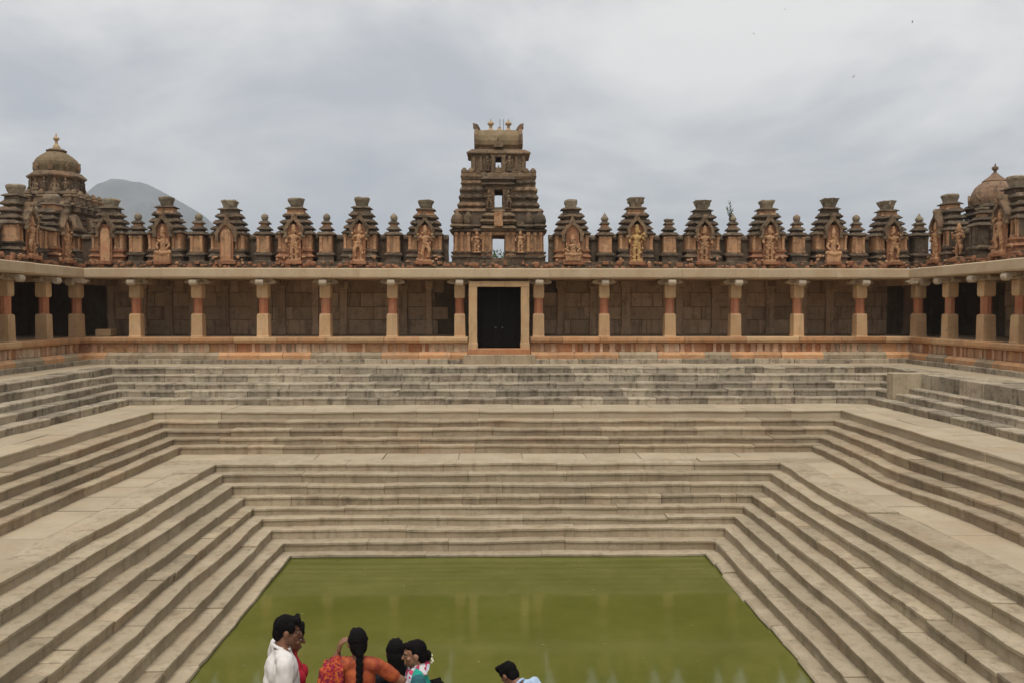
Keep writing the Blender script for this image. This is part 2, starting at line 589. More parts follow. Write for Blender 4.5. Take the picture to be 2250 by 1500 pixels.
def warp(p, side, i):
    x, y, z = p
    q = Vector((x * 0.45, y * 0.45, z * 2.3 + i * 1.9))
    n1 = noise.noise_vector(q)
    n2 = noise.noise_vector(q * 3.7)
    x += 0.045 * n1.x + 0.014 * n2.x
    y += 0.045 * n1.y + 0.014 * n2.y
    z += 0.018 * n1.z + 0.009 * n2.z
    if side == 'right' and 7 <= i <= 13:            # the settled stretch of the right flight
        c = 17.6 if i <= 10 else 16.6
        g = math.exp(-((y - c) / 1.9) ** 2)
        amt = {7: 0.01, 8: 0.03, 9: 0.08, 10: 0.12, 11: 0.05, 12: 0.05, 13: 0.03}[i]
        z -= amt * g
        x -= 0.6 * amt * g
    return (x, y, z)


def block(name, mat, parent, side, i, s0, s1, d0, d1, z0, z1, P, flip, ch=0.016, gap=0.006, jit=0.008, lip=0.0):
    s0 += gap * random.uniform(0.4, 1.8)
    s1 -= gap * random.uniform(0.4, 1.8)
    jd, jz = random.uniform(-jit, jit), random.uniform(-jit, jit) * 0.7
    tilt = random.uniform(-0.006, 0.006)
    n = max(1, int((s1 - s0) / 0.3))
    ew = 0.012 if i <= 10 else 0.009
    st = [s0, s0 + ch] + [s0 + (s1 - s0) * k / n for k in range(1, n)] + [s1 - ch, s1]
    rings = []
    for k, s in enumerate(st):
        e = ch * 0.8 if k in (0, len(st) - 1) else 0.0
        zz = z1 + jz + tilt * (s - s0) + random.uniform(-ew, ew) * 0.5
        a = d0 + jd + random.uniform(-ew, ew)
        e *= 0.5
        sec = [(a + e + lip, z0), (a + e + lip, zz - 0.062 - e), (a + e, zz - 0.05 - e), (a + e, zz - ch - e), (a + ch + e, zz - e * 0.5), (d1, zz - e * 0.5), (d1, z0)]  # overhanging edge added to plain steps so it throws shade on the riser
        rings.append([warp(P(s, d, z), side, i) for d, z in sec])
    if flip:
        rings = [r[::-1] for r in rings]
    return MB().loft(rings).build(name, mat, parent)


def lengths(a, b, lo, hi):
    out, s = [], a
    while s < b - 1e-6:
        e = s + random.uniform(lo, hi)
        if b - e < lo * 0.6:
            e = b
        out.append((s, e))
        s = e
    return out


def flight(side):
    root = tag(empty('steps_' + side), kind='structure')
    lab = {'back': 'stone steps and terraces descending to the green water on the far side',
           'left': 'stone steps and terraces descending to the green water from the left',
           'right': 'partly sagging stone steps and terraces descending to the water from the right',
           'near': 'stone steps descending towards the water below the group of people'}[side]
    tag(root, lab)
    for i in range(1, NST + 1):
        Y, z, XL, XR, YN = ST[i]
        if i > 1:
            pY, pz, pXL, pXR, pYN = ST[i - 1]
        else:
            pY, pXL, pXR, pYN = Y + 0.62, XL - 0.62, XR + 0.62, YN - 0.62
        under = 0.08 if i > 1 else 0.0
        if side == 'back':
            def P(s, d, zz):
                return (s, Y + d, zz)
            a, b, D = pXL - under, pXR + under, pY - Y + under
            va, vb, flip = a, b, False
        elif side == 'left':
            def P(s, d, zz):
                return (XL - d, s, zz)
            a, b, D = YN, Y, XL - pXL + under
            va, vb, flip = max(a, abs(XL) / 0.66 - 1.2), b, False
        elif side == 'right':
            def P(s, d, zz):
                return (XR + d, s, zz)
            a, b, D = YN, Y, pXR - XR + under
            va, vb, flip = max(a, abs(XR) / 0.68 - 1.2), b, True
        else:
            def P(s, d, zz):
                return (s, YN - d, zz)
            a, b, D = pXL - under, pXR + under, YN - pYN + under
            va, vb, flip = b, b, True
        mat = 'upper_step_stone' if i <= 5 else ('mid_step_stone' if i <= 10 else 'step_stone')
        lo, hi = ((0.6, 1.35) if i <= 5 else ((0.9, 2.2) if i <= 10 else (1.7, 3.6)))
        ch, jit = (0.014, 0.012) if i <= 5 else ((0.012, 0.009) if i <= 10 else (0.008, 0.007))
        if (side, i) in (('left', 15), ('right', 14), ('back', 14)):      # small rubble course
            lo, hi, mat, jit = 0.35, 1.1, 'rubble_step_stone', 0.014
        if (side, i) == ('right', 19):
            lo, hi, jit, ch = 0.35, 0.9, 0.035, 0.03
        if i in (6, 11):
            mat = 'paving_stone' if i == 6 else 'step_stone'
        zb = zbot(i) - 0.2
        # core of the course, set back behind the facing stones
        rec = 0.10
        sec = [(rec, zb), (rec, z - 0.028), (D, z - 0.028), (D, zb)]
        ss = np.linspace(a, b, max(2, int((b - a) / 2.0) + 1))
        rings = [[warp(P(float(s), d, q), side, i) for d, q in sec] for s in ss]
        if flip:
            rings = [r[::-1] for r in rings]
        core = MB().loft(rings).build('step', mat, root)
        if vb - va < 0.5:
            continue
        front = 0.62 if D > 1.2 else D
        far = lengths(max(a, va - 6.0), va, 2.2, 4.0) if va - a > 0.4 else []
        for s0, s1 in far + lengths(va, vb, lo, hi):
            block('stone_block', mat, core, side, i, s0, s1, 0.0, front - (0.006 if front < D else 0), zb, z, P, flip, ch=ch, jit=jit, gap=0.005 if i <= 5 else 0.002, lip=0.012 if i <= 5 else 0.020)
        if front < D:
            for s0, s1 in far + lengths(va, vb, 0.9, 2.1):
                block('paving_slab', 'paving_stone', core, side, i, s0, s1, front, D, zb + 0.05, z - 0.002, P, flip, ch=0.008, jit=0.007, gap=random.choice((0.004, 0.006, 0.012)))
    return root


steps_back = flight('back')
steps_left = flight('left')
steps_right = flight('right')
steps_near = flight('near')

# stone pier and patched wall at the top of the right flight
mb = MB().box(-0.5, 0.62, -0.2, 0.2, -0.75, 0.06, 0.02)
tag(mb.build('stone_pier', 'rubble_step_stone', rough=0.01, sub=0.3, loc=(12.25, 24.35, -1.93)),
    'pale upright stone pier breaking the upper steps near the right corner', 'pier')
pw = tag(empty('retaining_wall', (12.3, 20.0, -2.4)), 'low retaining wall of upright slabs beside the stone pier', 'wall')
for s0, s1 in lengths(-3.6, 4.1, 0.6, 1.3):
    MB().box(0.30 + random.uniform(-.01, .01), 0.82, s0 + 0.006, s1 - 0.006, 0.04, 0.50 + random.uniform(-0.01, 0.01), 0.012).build(
        'wall_slab', 'upper_step_stone', pw, rough=0.008, sub=0.4)

# loose fallen slabs on the terraces
for k, (x, y, z, sx, sy, rz, lab) in enumerate([
        (6.0, 20.62, -3.775, 0.9, 0.2, 1, 'thin loose slab lying on the far lower terrace near its right corner')]):
    tag(MB().box(-sx, sx, -sy, sy, -0.02, 0.03, 0.01).build('loose_slab', 'paving_stone', rough=0.006, sub=0.3, loc=(x, y, z), rot=(0, 0, R(rz))),
        lab, 'slab')

# courtyard paving round the tank
court = tag(empty('courtyard'), 'pale paved walk between the top step and the gallery plinth', None, None, 'structure')


def slabs(x0, x1, y0, y1, lo, hi, along_x=True):
    for s0, s1 in lengths(x0 if along_x else y0, x1 if along_x else y1, lo, hi):
        j = random.uniform(-0.005, 0.005)
        g = 0.005
        if along_x:
            m = MB().box(s0 + g, s1 - g, y0 + g, y1 - g, -2.1, -1.90 + j, 0.01)
        else:
            m = MB().box(x0 + g, x1 - g, s0 + g, s1 - g, -2.1, -1.90 + j, 0.01)
        m.build('paving_slab', 'paving_stone', court)


MB().box(-15.2, 15.6, 27.95, 29.3, -2.4, -1.925).build('bedding', 'joint_soil', court)
MB().box(-15.2, -13.2, -7, 27.95, -2.4, -1.925).build('bedding', 'joint_soil', court)
MB().box(13.7, 15.6, -7, 27.95, -2.4, -1.925).build('bedding', 'joint_soil', court)
MB().box(-13.2, 13.7, -7, -0.14, -2.4, -1.905).build('bedding', 'paving_stone', court)
slabs(-13.22, 13.75, 28.01, 28.6, 0.9, 1.8)
slabs(-14.6, 14.9, 28.6, 29.25, 0.9, 1.9)
slabs(-14.6, -13.22, 12, 28.59, 0.9, 1.8, False)
slabs(13.75, 14.95, 12, 28.59, 0.9, 1.8, False)

# water
lv = MB()
_r = random.Random(9)
for _ in range(46):
    x, y = _r.uniform(-4.2, 4.3), _r.uniform(9.5, 17.6)
    a, q = _r.uniform(0, 6.3), _r.uniform(.015, .04)
    lv.add([(x + q * math.cos(a), y + q * math.sin(a), WATER_Z + .004), (x - q * .4 * math.sin(a), y + q * .4 * math.cos(a), WATER_Z + .008),
            (x - q * math.cos(a), y - q * math.sin(a), WATER_Z + .004), (x + q * .4 * math.sin(a), y - q * .4 * math.cos(a), WATER_Z + .006)], [(0, 1, 2, 3)])
tag(lv.build('floating_leaves', 'floating_leaf'), 'scattered tiny pale leaves floating on the green water', kind='stuff')
mw = MB()
mw.add([(-5.2, 7.9, WATER_Z), (5.3, 7.9, WATER_Z), (5.3, 18.3, WATER_Z), (-5.2, 18.3, WATER_Z)], [(0, 1, 2, 3)])
tag(mw.build('water', 'green_water'), 'still opaque green water at the bottom of the stepped tank', kind='structure')
MB().box(-5.6, 5.7, 7.5, 18.7, -6.6, -6.2).build('tank_bed', 'joint_soil')
tag(bpy.data.objects['tank_bed'], 'dark silt bed under the green water', kind='structure')

# ground reaching to the horizon, open over the temple court
G = 3200.0
g0 = [(-19.5, -8, -2.0), (20, -8, -2.0), (20, 33.6, -2.0), (-19.5, 33.6, -2.0)]
g1 = [(-G, -G, -2.0), (G, -G, -2.0), (G, G, -2.0), (-G, G, -2.0)]
mg = MB().add(g0 + g1, [(0, 1, 5, 4), (1, 2, 6, 5), (2, 3, 7, 6), (3, 0, 4, 7)])
tag(mg.build('ground', 'earth'), 'dry open land around the temple', kind='structure')

# the hill
def mountain():
    prof = [(-1750, 235), (-1560, 335), (-1445, 402), (-1385, 440), (-1331, 447), (-1250, 440), (-1190, 428), (-1100, 384),
            (-1050, 350), (-1002, 308), (-900, 240), (-760, 150), (-600, 90), (-350, 40)]
    xs = np.array([p[0] for p in prof], float)
    hs = np.array([p[1] for p in prof], float)
    nx, ny = 90, 50
    V, F = [], []
    for j in range(ny):
        tt = j / (ny - 1) * 2 - 1
        for i in range(nx):
            x = -2500 + 2600 * i / (nx - 1)
            h = float(np.interp(x, xs, hs, left=max(0.0, 235 - (-1750 - x) * 0.25), right=0.0))
            y = 3000 + 500 * tt
            k = max(0.0, 1 - abs(tt) ** 1.5)
            n = noise.fractal(Vector((x / 170, y / 170, 0.3)), 0.9, 2.1, 6)
            z = -2.0 + (h + 10) * k + n * 26 * (0.15 + min(1, k * 1.2)) * (h > 5) - 8
            V.append((x * 0.667, y * 0.667, z * 0.667))
    for j in range(ny - 1):
        for i in range(nx - 1):
            a = j * nx + i
            F.append((a, a + 1, a + nx + 1, a + nx))
    o = MB().add(V, F).build('mountain', 'hill_rock', smooth=True)
    tag(o, 'bare rocky hill fading into haze behind the domed tower', kind='structure')


mountain()

# ------------------------------------------------------------------ galleries
PF = -0.98      # gallery floor
EB, ET = 1.09, 1.445


def make_column():
    root = MB()
    root.rect([(0.215, 0.215, PF - 0.005), (0.215, 0.215, PF + 0.02), (0.20, 0.20, PF + 0.05), (0.19, 0.19, -0.20), (0.165, 0.165, -0.15)])
    c = root.build('column', 'shaft_stone', None, rough=0.006, sub=0.25)
    MB().rect([(0.16, 0.16, 0.40), (0.185, 0.185, 0.45), (0.185, 0.185, 0.84), (0.165, 0.165, 0.875)]).build('upper_block', 'shaft_stone', c, rough=0.006, sub=0.25)
    MB().poly([(0.160, -0.152), (0.153, -0.11), (0.153, 0.36), (0.160, 0.402)], 8).build('painted_band', 'red_band_stone', c, rough=0.005, sub=0.2)
    k = MB()
    k.rect([(0.16, 0.16, 0.872), (0.25, 0.25, 0.93), (0.25, 0.25, 0.955), (0.21, 0.21, 0.985), (0.21, 0.21, EB - 0.003)])
    for s in (-1, 1):
        k.prism([(s * 0.14, 0.90), (s * 0.36, 0.915), (s * 0.44, 0.945), (s * 0.45, 0.995), (s * 0.40, 1.03), (s * 0.36, 1.05), (s * 0.36, EB - 0.004), (s * 0.14, EB - 0.004)][::s], -0.13, 0.13)
    k.build('capital', 'capital_stone', c, rough=0.006, sub=0.2)
    v = MB()
    v.box(-0.13, 0.13, -0.46, -0.16, 0.965, EB - 0.004, 0.015)
    vv = MB().lathe([(0.09, -0.14), (0.12, -0.11), (0.12, 0.11), (0.09, 0.14)], 14)
    vv.xf(Matrix.Translation((0, -0.46, 0.952)) @ Matrix.Rotation(R(90), 4, 'Y'))
    v.add(vv.v, vv.f)
    v.build('volute', 'volute_stone', c, rough=0.004)
    return c


COLUMN = make_column()
COLUMN_USED = [False]


def place_column(parent, u):
    if not COLUMN_USED[0]:
        c = COLUMN
        COLUMN_USED[0] = True
        c.parent = parent
    else:
        c = copy_tree(COLUMN, parent)
    c.location = (u, random.uniform(-0.02, 0.02), 0)
    c.rotation_euler = (R(random.uniform(-0.4, 0.4)), R(random.uniform(-0.5, 0.5)), R(random.uniform(-2, 2)))
    s = random.uniform(0.95, 1.03)
    c.scale = (s, s, 1)


def gallery(name, label, loc, rotz, u0, u1, cols, gap=None, vis=None, eave=None, seed=1, wext=(0, 0)):
    """local axes: x along the front, y into the building"""
    random.seed(seed)
    g = tag(empty(name, loc, rotz), label, 'gallery', 'stone galleries round the tank')
    vis = vis or (u0, u1)
    for u in cols:
        place_column(g, u)
    spans = [(u0, u1)] if gap is None else [(u0, gap[0]), (gap[1], u1)]
    # plinth core, floor and its facing
    for a, b in spans:
        MB().box(a, b, -0.30, 3.0, -2.0, PF - 0.03).build('plinth', 'plinth_red_stone', g, rough=0.0)
    for a, b in spans:
        a2, b2 = max(a, vis[0]), min(b, vis[1])
        if b2 <= a2:
            continue
        for s0, s1 in lengths(a2, b2, 1.1, 2.3):
            jj = random.uniform(-0.012, 0.012)
            c = MB()
            c.loft([[(s, -0.46 + jj + e, PF - 0.20), (s, -0.50 + jj + e, PF - 0.13), (s, -0.50 + jj + e, PF - 0.02), (s, -0.47 + jj + e, PF), (s, 0.25, PF), (s, 0.25, PF - 0.20)]
                    for s, e in ((s0 + 0.004, 0.012), (s0 + 0.02, 0), (s1 - 0.02, 0), (s1 - 0.004, 0.012))])
            c.build('coping_stone', random.choice(['plinth_stone', 'plinth_stone', 'shaft_stone']), g, rough=0.008, sub=0.35)
        s = a2 + 0.14
        while s < b2 - 0.14:
            if random.random() < 0.8:
                w = random.uniform(0.04, 0.095)
                MB().rect([(w * 1.25, 0.05, -1.5), (w * 1.25, 0.05, -1.455), (w, 0.04, -1.44), (w, 0.04, -1.25), (w * 1.2, 0.05, -1.235), (w * 1.2, 0.05, -1.2)]).build(
                    'pilaster', 'pilaster_stone', g, loc=(s, -0.325 + random.uniform(-0.012, 0.012), 0), rough=0.008, sub=0.08)
            s += random.uniform(0.24, 0.42)
        for s0, s1 in lengths(a2, b2, 0.45, 1.3):
            jj = random.uniform(-0.015, 0.03)
            MB().box(s0 + 0.006, s1 - 0.006, -0.325 - jj, -0.28, -1.5, -1.2, 0.008).build(
                'plinth_block', random.choice(['plinth_red_stone', 'plinth_stone', 'plinth_red_stone', 'wall_stone', 'shrine_stone']), g, rough=0.01, sub=0.2)
        for s0, s1 in lengths(a2, b2, 0.7, 1.7):
            jj = random.uniform(-0.02, 0.02)
            MB().loft([[(s_, -0.58 + jj, -1.74), (s_, -0.58 + jj, -1.60), (s_, -0.44 + jj, -1.50), (s_, -0.2, -1.50), (s_, -0.2, -1.74)] for s_ in (s0 + 0.005, s1 - 0.005)]).build(
                'base_stone', random.choice(['plinth_stone', 'plinth_stone', 'mid_step_stone']), g, rough=0.012, sub=0.3)
        for s0, s1 in lengths(a2, b2, 0.6, 1.5):
            jj = random.uniform(-0.02, 0.02)
            MB().box(s0 + 0.006, s1 - 0.006, -0.68 + jj, -0.2, -2.0, -1.735 + jj * 0.5, 0.018).build('kerb_stone', 'upper_step_stone', g, rough=0.01, sub=0.3)
    # floor slab, back wall, roof
    MB().box(u0, u1, 0.26, 3.05, PF - 0.1, PF - 0.004).build('floor_slab', 'paving_stone', g)
    MB().box(u0 - wext[0], u1 + wext[1], 2.98, 3.3, -2.0, 1.30).build('back_wall', 'joint_soil', g)
    bw = g.children[-1]
    zz = PF
    for h in (0.58, 0.5, 0.56, 0.47):
        for s0, s1 in lengths(vis[0], vis[1], 0.7, 2.2):
            if gap and s0 < gap[1] + 0.2 and s1 > gap[0] - 0.2:
                continue
            jj = random.uniform(-0.02, 0.035)
            MB().box(s0 + 0.008, s1 - 0.008, 2.90 - jj, 3.0, zz + 0.006, zz + h - 0.006, 0.012).build('wall_block', 'wall_stone', bw)
        zz += h
    for u in list(cols) + [c + 1.1 for c in cols]:
        if gap and gap[0] - 0.4 < u < gap[1] + 0.4:
            continue
        if random.random() < 0.75:
            w = random.uniform(0.12, 0.2)
            MB().rect([(w, 0.1, PF), (w, 0.1, PF + 0.25), (w * 0.85, 0.08, PF + 0.28), (w * 0.85, 0.08, 0.8), (w * 1.2, 0.12, 0.86), (w * 1.2, 0.12, 1.1)]).build(
                'wall_pilaster', 'wall_stone', g, loc=(u + random.uniform(-0.15, 0.15), 2.82, 0), rough=0.006, sub=0.4)
    MB().box(u0 - 0.3, u1 + 0.3, 0.30, 3.35, EB + 0.03, ET - 0.02).build('roof', 'wall_stone', g)
    for u in cols:
        MB().box(u - 0.16, u + 0.16, 0.22, 2.98, EB - 0.19, EB + 0.035, 0.01).build('ceiling_beam', 'wall_stone', g)
    ea, eb = eave or (u0, u1)
    for s0, s1 in lengths(ea, eb, 2.4, 4.7):
        jj = random.uniform(-0.008, 0.008)
        n = max(2, int((s1 - s0) / 0.5))
        rr = []
        for k in range(n + 1):
            s = s0 + 0.003 + (s1 - s0 - 0.006) * k / n
            q = noise.noise(Vector((s * 0.5, loc[0], 3.3))) * 0.012 + jj
            w2 = noise.noise(Vector((s * 4.5, loc[0], 1.3))) * 0.008
            rr.append([(s, -0.56, EB + 0.0 + w2), (s, -0.60 + w2, EB + 0.05 + q), (s, -0.60, ET - 0.03 + q + w2), (s, -0.57, ET + q + w2), (s, 0.32, ET + q), (s, 0.32, EB)])
        MB().loft(rr).build('eave_slab', 'eave_stone', g)
    # carved parapet frieze and dark parapet wall behind the shrines
    f = MB()
    for (y0, y1, z0, z1) in ((-0.10, 0.6, ET - 0.01, ET + 0.10), (0.0, 0.62, ET + 0.10, ET + 0.26)):
        f.box(ea - 0.2, eb + 0.2, y0, y1, z0, z1)
    f.build('parapet_base', 'sooty_stone', g, rough=0.02, sub=0.3, freq=2.2)
    f = MB()
    u = vis[0] + 0.1
    while u < vis[1]:
        k = random.random()
        sz = random.uniform(0.04, 0.12)
        zc = ET + random.uniform(0.02, 0.22)
        yc = -0.13 + random.uniform(0, 0.06)
        if k < 0.55:
            f.ell((u, yc, zc), (sz, 0.07, sz * random.uniform(0.7, 1.2)), 8)
        elif k < 0.85:
            f.box(u - sz, u + sz, yc - 0.05, yc + 0.12, zc - sz * 0.6, zc + sz * 0.6, 0.015)
        else:
            f.prism([(u - sz * 1.3, zc - 0.06), (u + sz * 1.3, zc - 0.06), (u, zc + 0.12)], yc - 0.05, yc + 0.1)
        u += random.uniform(0.09, 0.24)
    tag(f.build('frieze_carving', 'niche_stone', g, rough=0.015, sub=0.0), kind='stuff')
    w = MB()
    w.loft([[(s, 0.62, ET + 0.2), (s, 0.62, 2.50), (s, 0.56, 2.55), (s, 0.56, 2.63), (s, 0.66, 2.72), (s, 0.88, 2.72), (s, 0.95, 2.6), (s, 0.95, ET + 0.2)]
            for s in np.linspace(ea - 0.6, eb + 0.6 if gap is None else -1.72, 30)])
    w.build('parapet_wall', 'sooty_stone', g, rough=0.025, sub=0.35, freq=2.0)
    if gap is not None:
        w = MB().loft([[(s, 0.62, ET + 0.2), (s, 0.62, 2.50), (s, 0.56, 2.55), (s, 0.56, 2.63), (s, 0.66, 2.72), (s, 0.88, 2.72), (s, 0.95, 2.6), (s, 0.95, ET + 0.2)]
                       for s in np.linspace(1.95, eb + 0.6, 30)])
        w.build('parapet_wall', 'sooty_stone', g, rough=0.025, sub=0.35, freq=2.0)
    return g


BCOLS = [-14.93, -12.81, -10.62, -8.29, -6.08, -3.69, -1.29, 1.54, 3.91, 6.28, 8.65, 10.92, 13.22, 15.37]
gal_back = gallery('stone_gallery', 'long stone gallery with the central doorway across the far side of the tank', (0, 29.77, 0), 0,
                   -18.0, 18.4, BCOLS, gap=(-0.99, 1.24), vis=(-15.2, 15.6), eave=(-14.37, 14.70), seed=5)
LC = [27.65, 25.5, 23.35, 21.2]
gal_left = gallery('stone_gallery', 'stone gallery along the left edge, below the tall domed tower', (-14.95, 0, 0), R(90),
                   -6.0, 29.75, LC + [19.0, 16.8], vis=(15.0, 29.2), eave=(-6.0, 29.17), seed=8, wext=(0, 3.3))
RC = [27.55, 25.5, 23.75, 21.6]
gal_right = gallery('stone_gallery', 'stone gallery along the right edge, below the squat reddish dome', (15.30, 0, 0), R(-90),
                    -29.75, 6.0, [-c for c in RC] + [-19.4, -17.2], vis=(-29.2, -15.0), eave=(-29.17, 6.0), seed=9, wext=(3.3, 0))
random.seed(21)

# small block on the gallery floor
tag(MB().box(-0.28, 0.28, -0.2, 0.2, 0, 0.26, 0.02).build('stone_block_seat', 'shaft_stone', rough=0.008, sub=0.2, loc=(-14.3, 30.6, PF)),
    'pale squared block on the gallery floor, first bay by the left corner', 'block')

# doorway
dw = tag(empty('doorway', (0.12, 29.47, -1.45)), 'pale stone door frame with black door in the middle of the gallery', 'doorway')
for sgn in (-1, 1):
    MB().rect([(0.165, 0.16, -0.02), (0.165, 0.16, 0.25), (0.145, 0.15, 0.28), (0.145, 0.15, 2.24)]).build(
        'jamb', 'shaft_stone', dw, rough=0.012, sub=0.2, loc=(sgn * 0.925, 0, 0))
MB().box(-1.07, 1.07, -0.16, 0.2, 2.245, 2.44, 0.01).build('lintel', 'shaft_stone', dw, rough=0.012, sub=0.25)
MB().box(-1.1, 1.1, -0.30, 0.35, -0.28, 0.07, 0.015).build('threshold', 'plinth_red_stone', dw, rough=0.008, sub=0.4)
MB().box(-1.25, 1.25, -0.52, -0.29, -0.5, -0.13, 0.015).build('door_step', 'mid_step_stone', dw, rough=0.01, sub=0.4)
for sgn in (-1, 1):
    leaf = MB().box(0.001, 0.79, -0.03, 0.03, 0.075, 2.25)
    leaf.xf(Matrix.Diagonal((sgn, 1, 1, 1)))
    lf = leaf.build('door_leaf', 'door_wood', dw, loc=(0, 0.24, 0))
    for k in range(4):
        x0 = sgn * (0.03 + 0.19 * k)
        MB().box(min(x0, x0 + sgn * 0.17), max(x0, x0 + sgn * 0.17), -0.05, -0.03, 0.1, 2.22, 0.004).build('plank', 'door_wood', lf)
    rg = MB().lathe([(0.022, -0.02), (0.035, -0.01), (0.035, 0.01), (0.022, 0.02)], 12)
    rg.xf(Matrix.Translation((sgn * 0.12, -0.07, 0.8)) @ Matrix.Rotation(R(90), 4, 'X'))
    rg.build('door_knob', 'iron', lf)

# ------------------------------------------------------------------ carved figures


def figure_mesh(kind):
    m = MB()
    if kind == 'standing' or kind == 'dancing':
        hip = 0.10 if kind == 'dancing' else 0.0
        m.box(-0.2, 0.2, -0.1, 0.1, 0.0, 0.06)
        m.cap((-0.07, 0, 0.06), (-0.08, -0.01, 0.30), 0.05, 0.06)
        m.cap((-0.08, -0.01, 0.30), (-0.06 + hip * .4, 0, 0.54), 0.06, 0.075)
        if kind == 'dancing':
            m.cap((0.12, -0.03, 0.16), (0.17, -0.06, 0.36), 0.045, 0.06)
            m.cap((0.17, -0.06, 0.36), (0.05, 0, 0.55), 0.06, 0.075)
        else:
            m.cap((0.07, 0, 0.06), (0.08, -0.01, 0.30), 0.05, 0.06)
            m.cap((0.08, -0.01, 0.30), (0.06, 0, 0.54), 0.06, 0.075)
        m.ell((hip * .3, 0, 0.57), (0.135, 0.09, 0.08))
        m.cap((hip * .3, 0, 0.57), (0, 0, 0.72), 0.085, 0.095)
        m.ell((0, 0, 0.76), (0.145, 0.09, 0.1))
        for s in (-1, 1):
            up = 0.10 if (kind == 'dancing' or s > 0) else -0.16
            m.cap((s * 0.14, 0, 0.80), (s * 0.25, -0.02, 0.70), 0.045, 0.04)
            m.cap((s * 0.25, -0.02, 0.70), (s * 0.24, -0.06, 0.74 + up), 0.04, 0.03)
            m.ell((s * 0.24, -0.07, 0.77 + up), (0.045, 0.04, 0.05))
        zh = 0.95
    else:
        m.box(-0.27, 0.27, -0.13, 0.13, 0.0, 0.16)
        for s in (-1, 1):
            m.cap((s * 0.09, 0, 0.24), (s * 0.26, -0.08, 0.23), 0.08, 0.065)
            m.cap((s * 0.26, -0.08, 0.23), (s * 0.02, -0.13, 0.20), 0.06, 0.05)
            m.cap((s * 0.14, 0, 0.55), (s * 0.24, -0.02, 0.42), 0.045, 0.04)
            m.cap((s * 0.24, -0.02, 0.42), (s * 0.16, -0.12, 0.33), 0.04, 0.035)
        m.cap((0, 0, 0.26), (0, 0, 0.48), 0.12, 0.10)
        m.ell((0, 0, 0.52), (0.15, 0.09, 0.1))
        zh = 0.71
    m.cap((0, 0, zh - 0.12), (0, 0, zh - 0.03), 0.045, 0.045)
    m.ell((0, -0.01, zh), (0.072, 0.075, 0.09))
    m.lathe([(0.085, zh + 0.04), (0.09, zh + 0.08), (0.065, zh + 0.13), (0.06, zh + 0.17), (0.03, zh + 0.22), (0.01, zh + 0.25)], 10)
    for _ in range(26):
        a = random.uniform(-.2, .2)
        z = random.uniform(.1, zh)
        m.ell((a, -0.05, z), (.03, .045, .025), 8)
    me = remeshed(m, 'carved_figure', 0.014, 2)
    for v in me.vertices:
        v.co += noise.noise_vector(v.co * 14) * 0.014 + noise.noise_vector(v.co * 31) * 0.006
    return me


FIG = {k: figure_mesh(k) for k in ('standing', 'dancing', 'seated')}


def cornice(mb, hx, hy, z, h=0.2, flare=0.07, gap=0.0, cx=0.0, cy=0.0):
    """a drooping roll cornice: (half sizes at the lip)"""
    lv = [(hx - flare * 1.2, hy - flare * 1.2, z - h * 0.5), (hx - flare * 1.1, hy - flare * 1.1, z - h * 0.24), (hx - 0.03, hy - 0.03, z - h * 0.20), (hx, hy, z - h * 0.06), (hx - 0.012, hy - 0.012, z + h * 0.06),
          (hx - flare * 0.55, hy - flare * 0.55, z + h * 0.22), (hx - flare * 1.3, hy - flare * 1.3, z + h * 0.5)]
    if gap <= 0:
        mb.rect(lv, cx, cy)
    else:
        for s in (-1, 1):
            rings = []
            for a, b, q in lv:
                x0, x1 = sorted((s * gap, s * a))
                rings.append([(cx + x0, cy - b, q), (cx + x1, cy - b, q), (cx + x1, cy + b, q), (cx + x0, cy + b, q)])
            mb.loft(rings)
    return mb


def arch_curves(w, z0, zs, za, th, tip):
    """horseshoe / ogee arch outlines (xz), from the left foot over the apex to the right foot"""
    inner, outer = [], []
    pts = [(1.0, 0.0), (1.0, 0.55), (1.0, 1.0)]
    left_i = [(-w, z0), (-w, z0 + (zs - z0) * 0.5), (-w, zs)]
    left_o = [(-w - th, z0), (-w - th, z0 + (zs - z0) * 0.5), (-w - th * 1.1, zs)]
    for k in range(1, 7):
        a = k / 7
        x = -w * (1 - a ** 1.7) * (1 + 0.10 * math.sin(a * math.pi))
        z = zs + (za - zs) * a
        left_i.append((x, z))
        xo = -(w + th * 1.15) * (1 - a ** 1.5) * (1 + 0.12 * math.sin(a * math.pi)) - 0.02
        zo = zs + (za + th * 1.2 - zs) * a
        left_o.append((xo, zo))
    inner = left_i + [(0, za)] + [(-x, z) for x, z in left_i[::-1]]
    outer = left_o + [(0, za + tip)] + [(-x, z) for x, z in left_o[::-1]]
    return inner, outer


GROUP_BIG = 'niche shrines along the parapet'
GROUP_SMALL = 'small turrets between the parapet shrines'


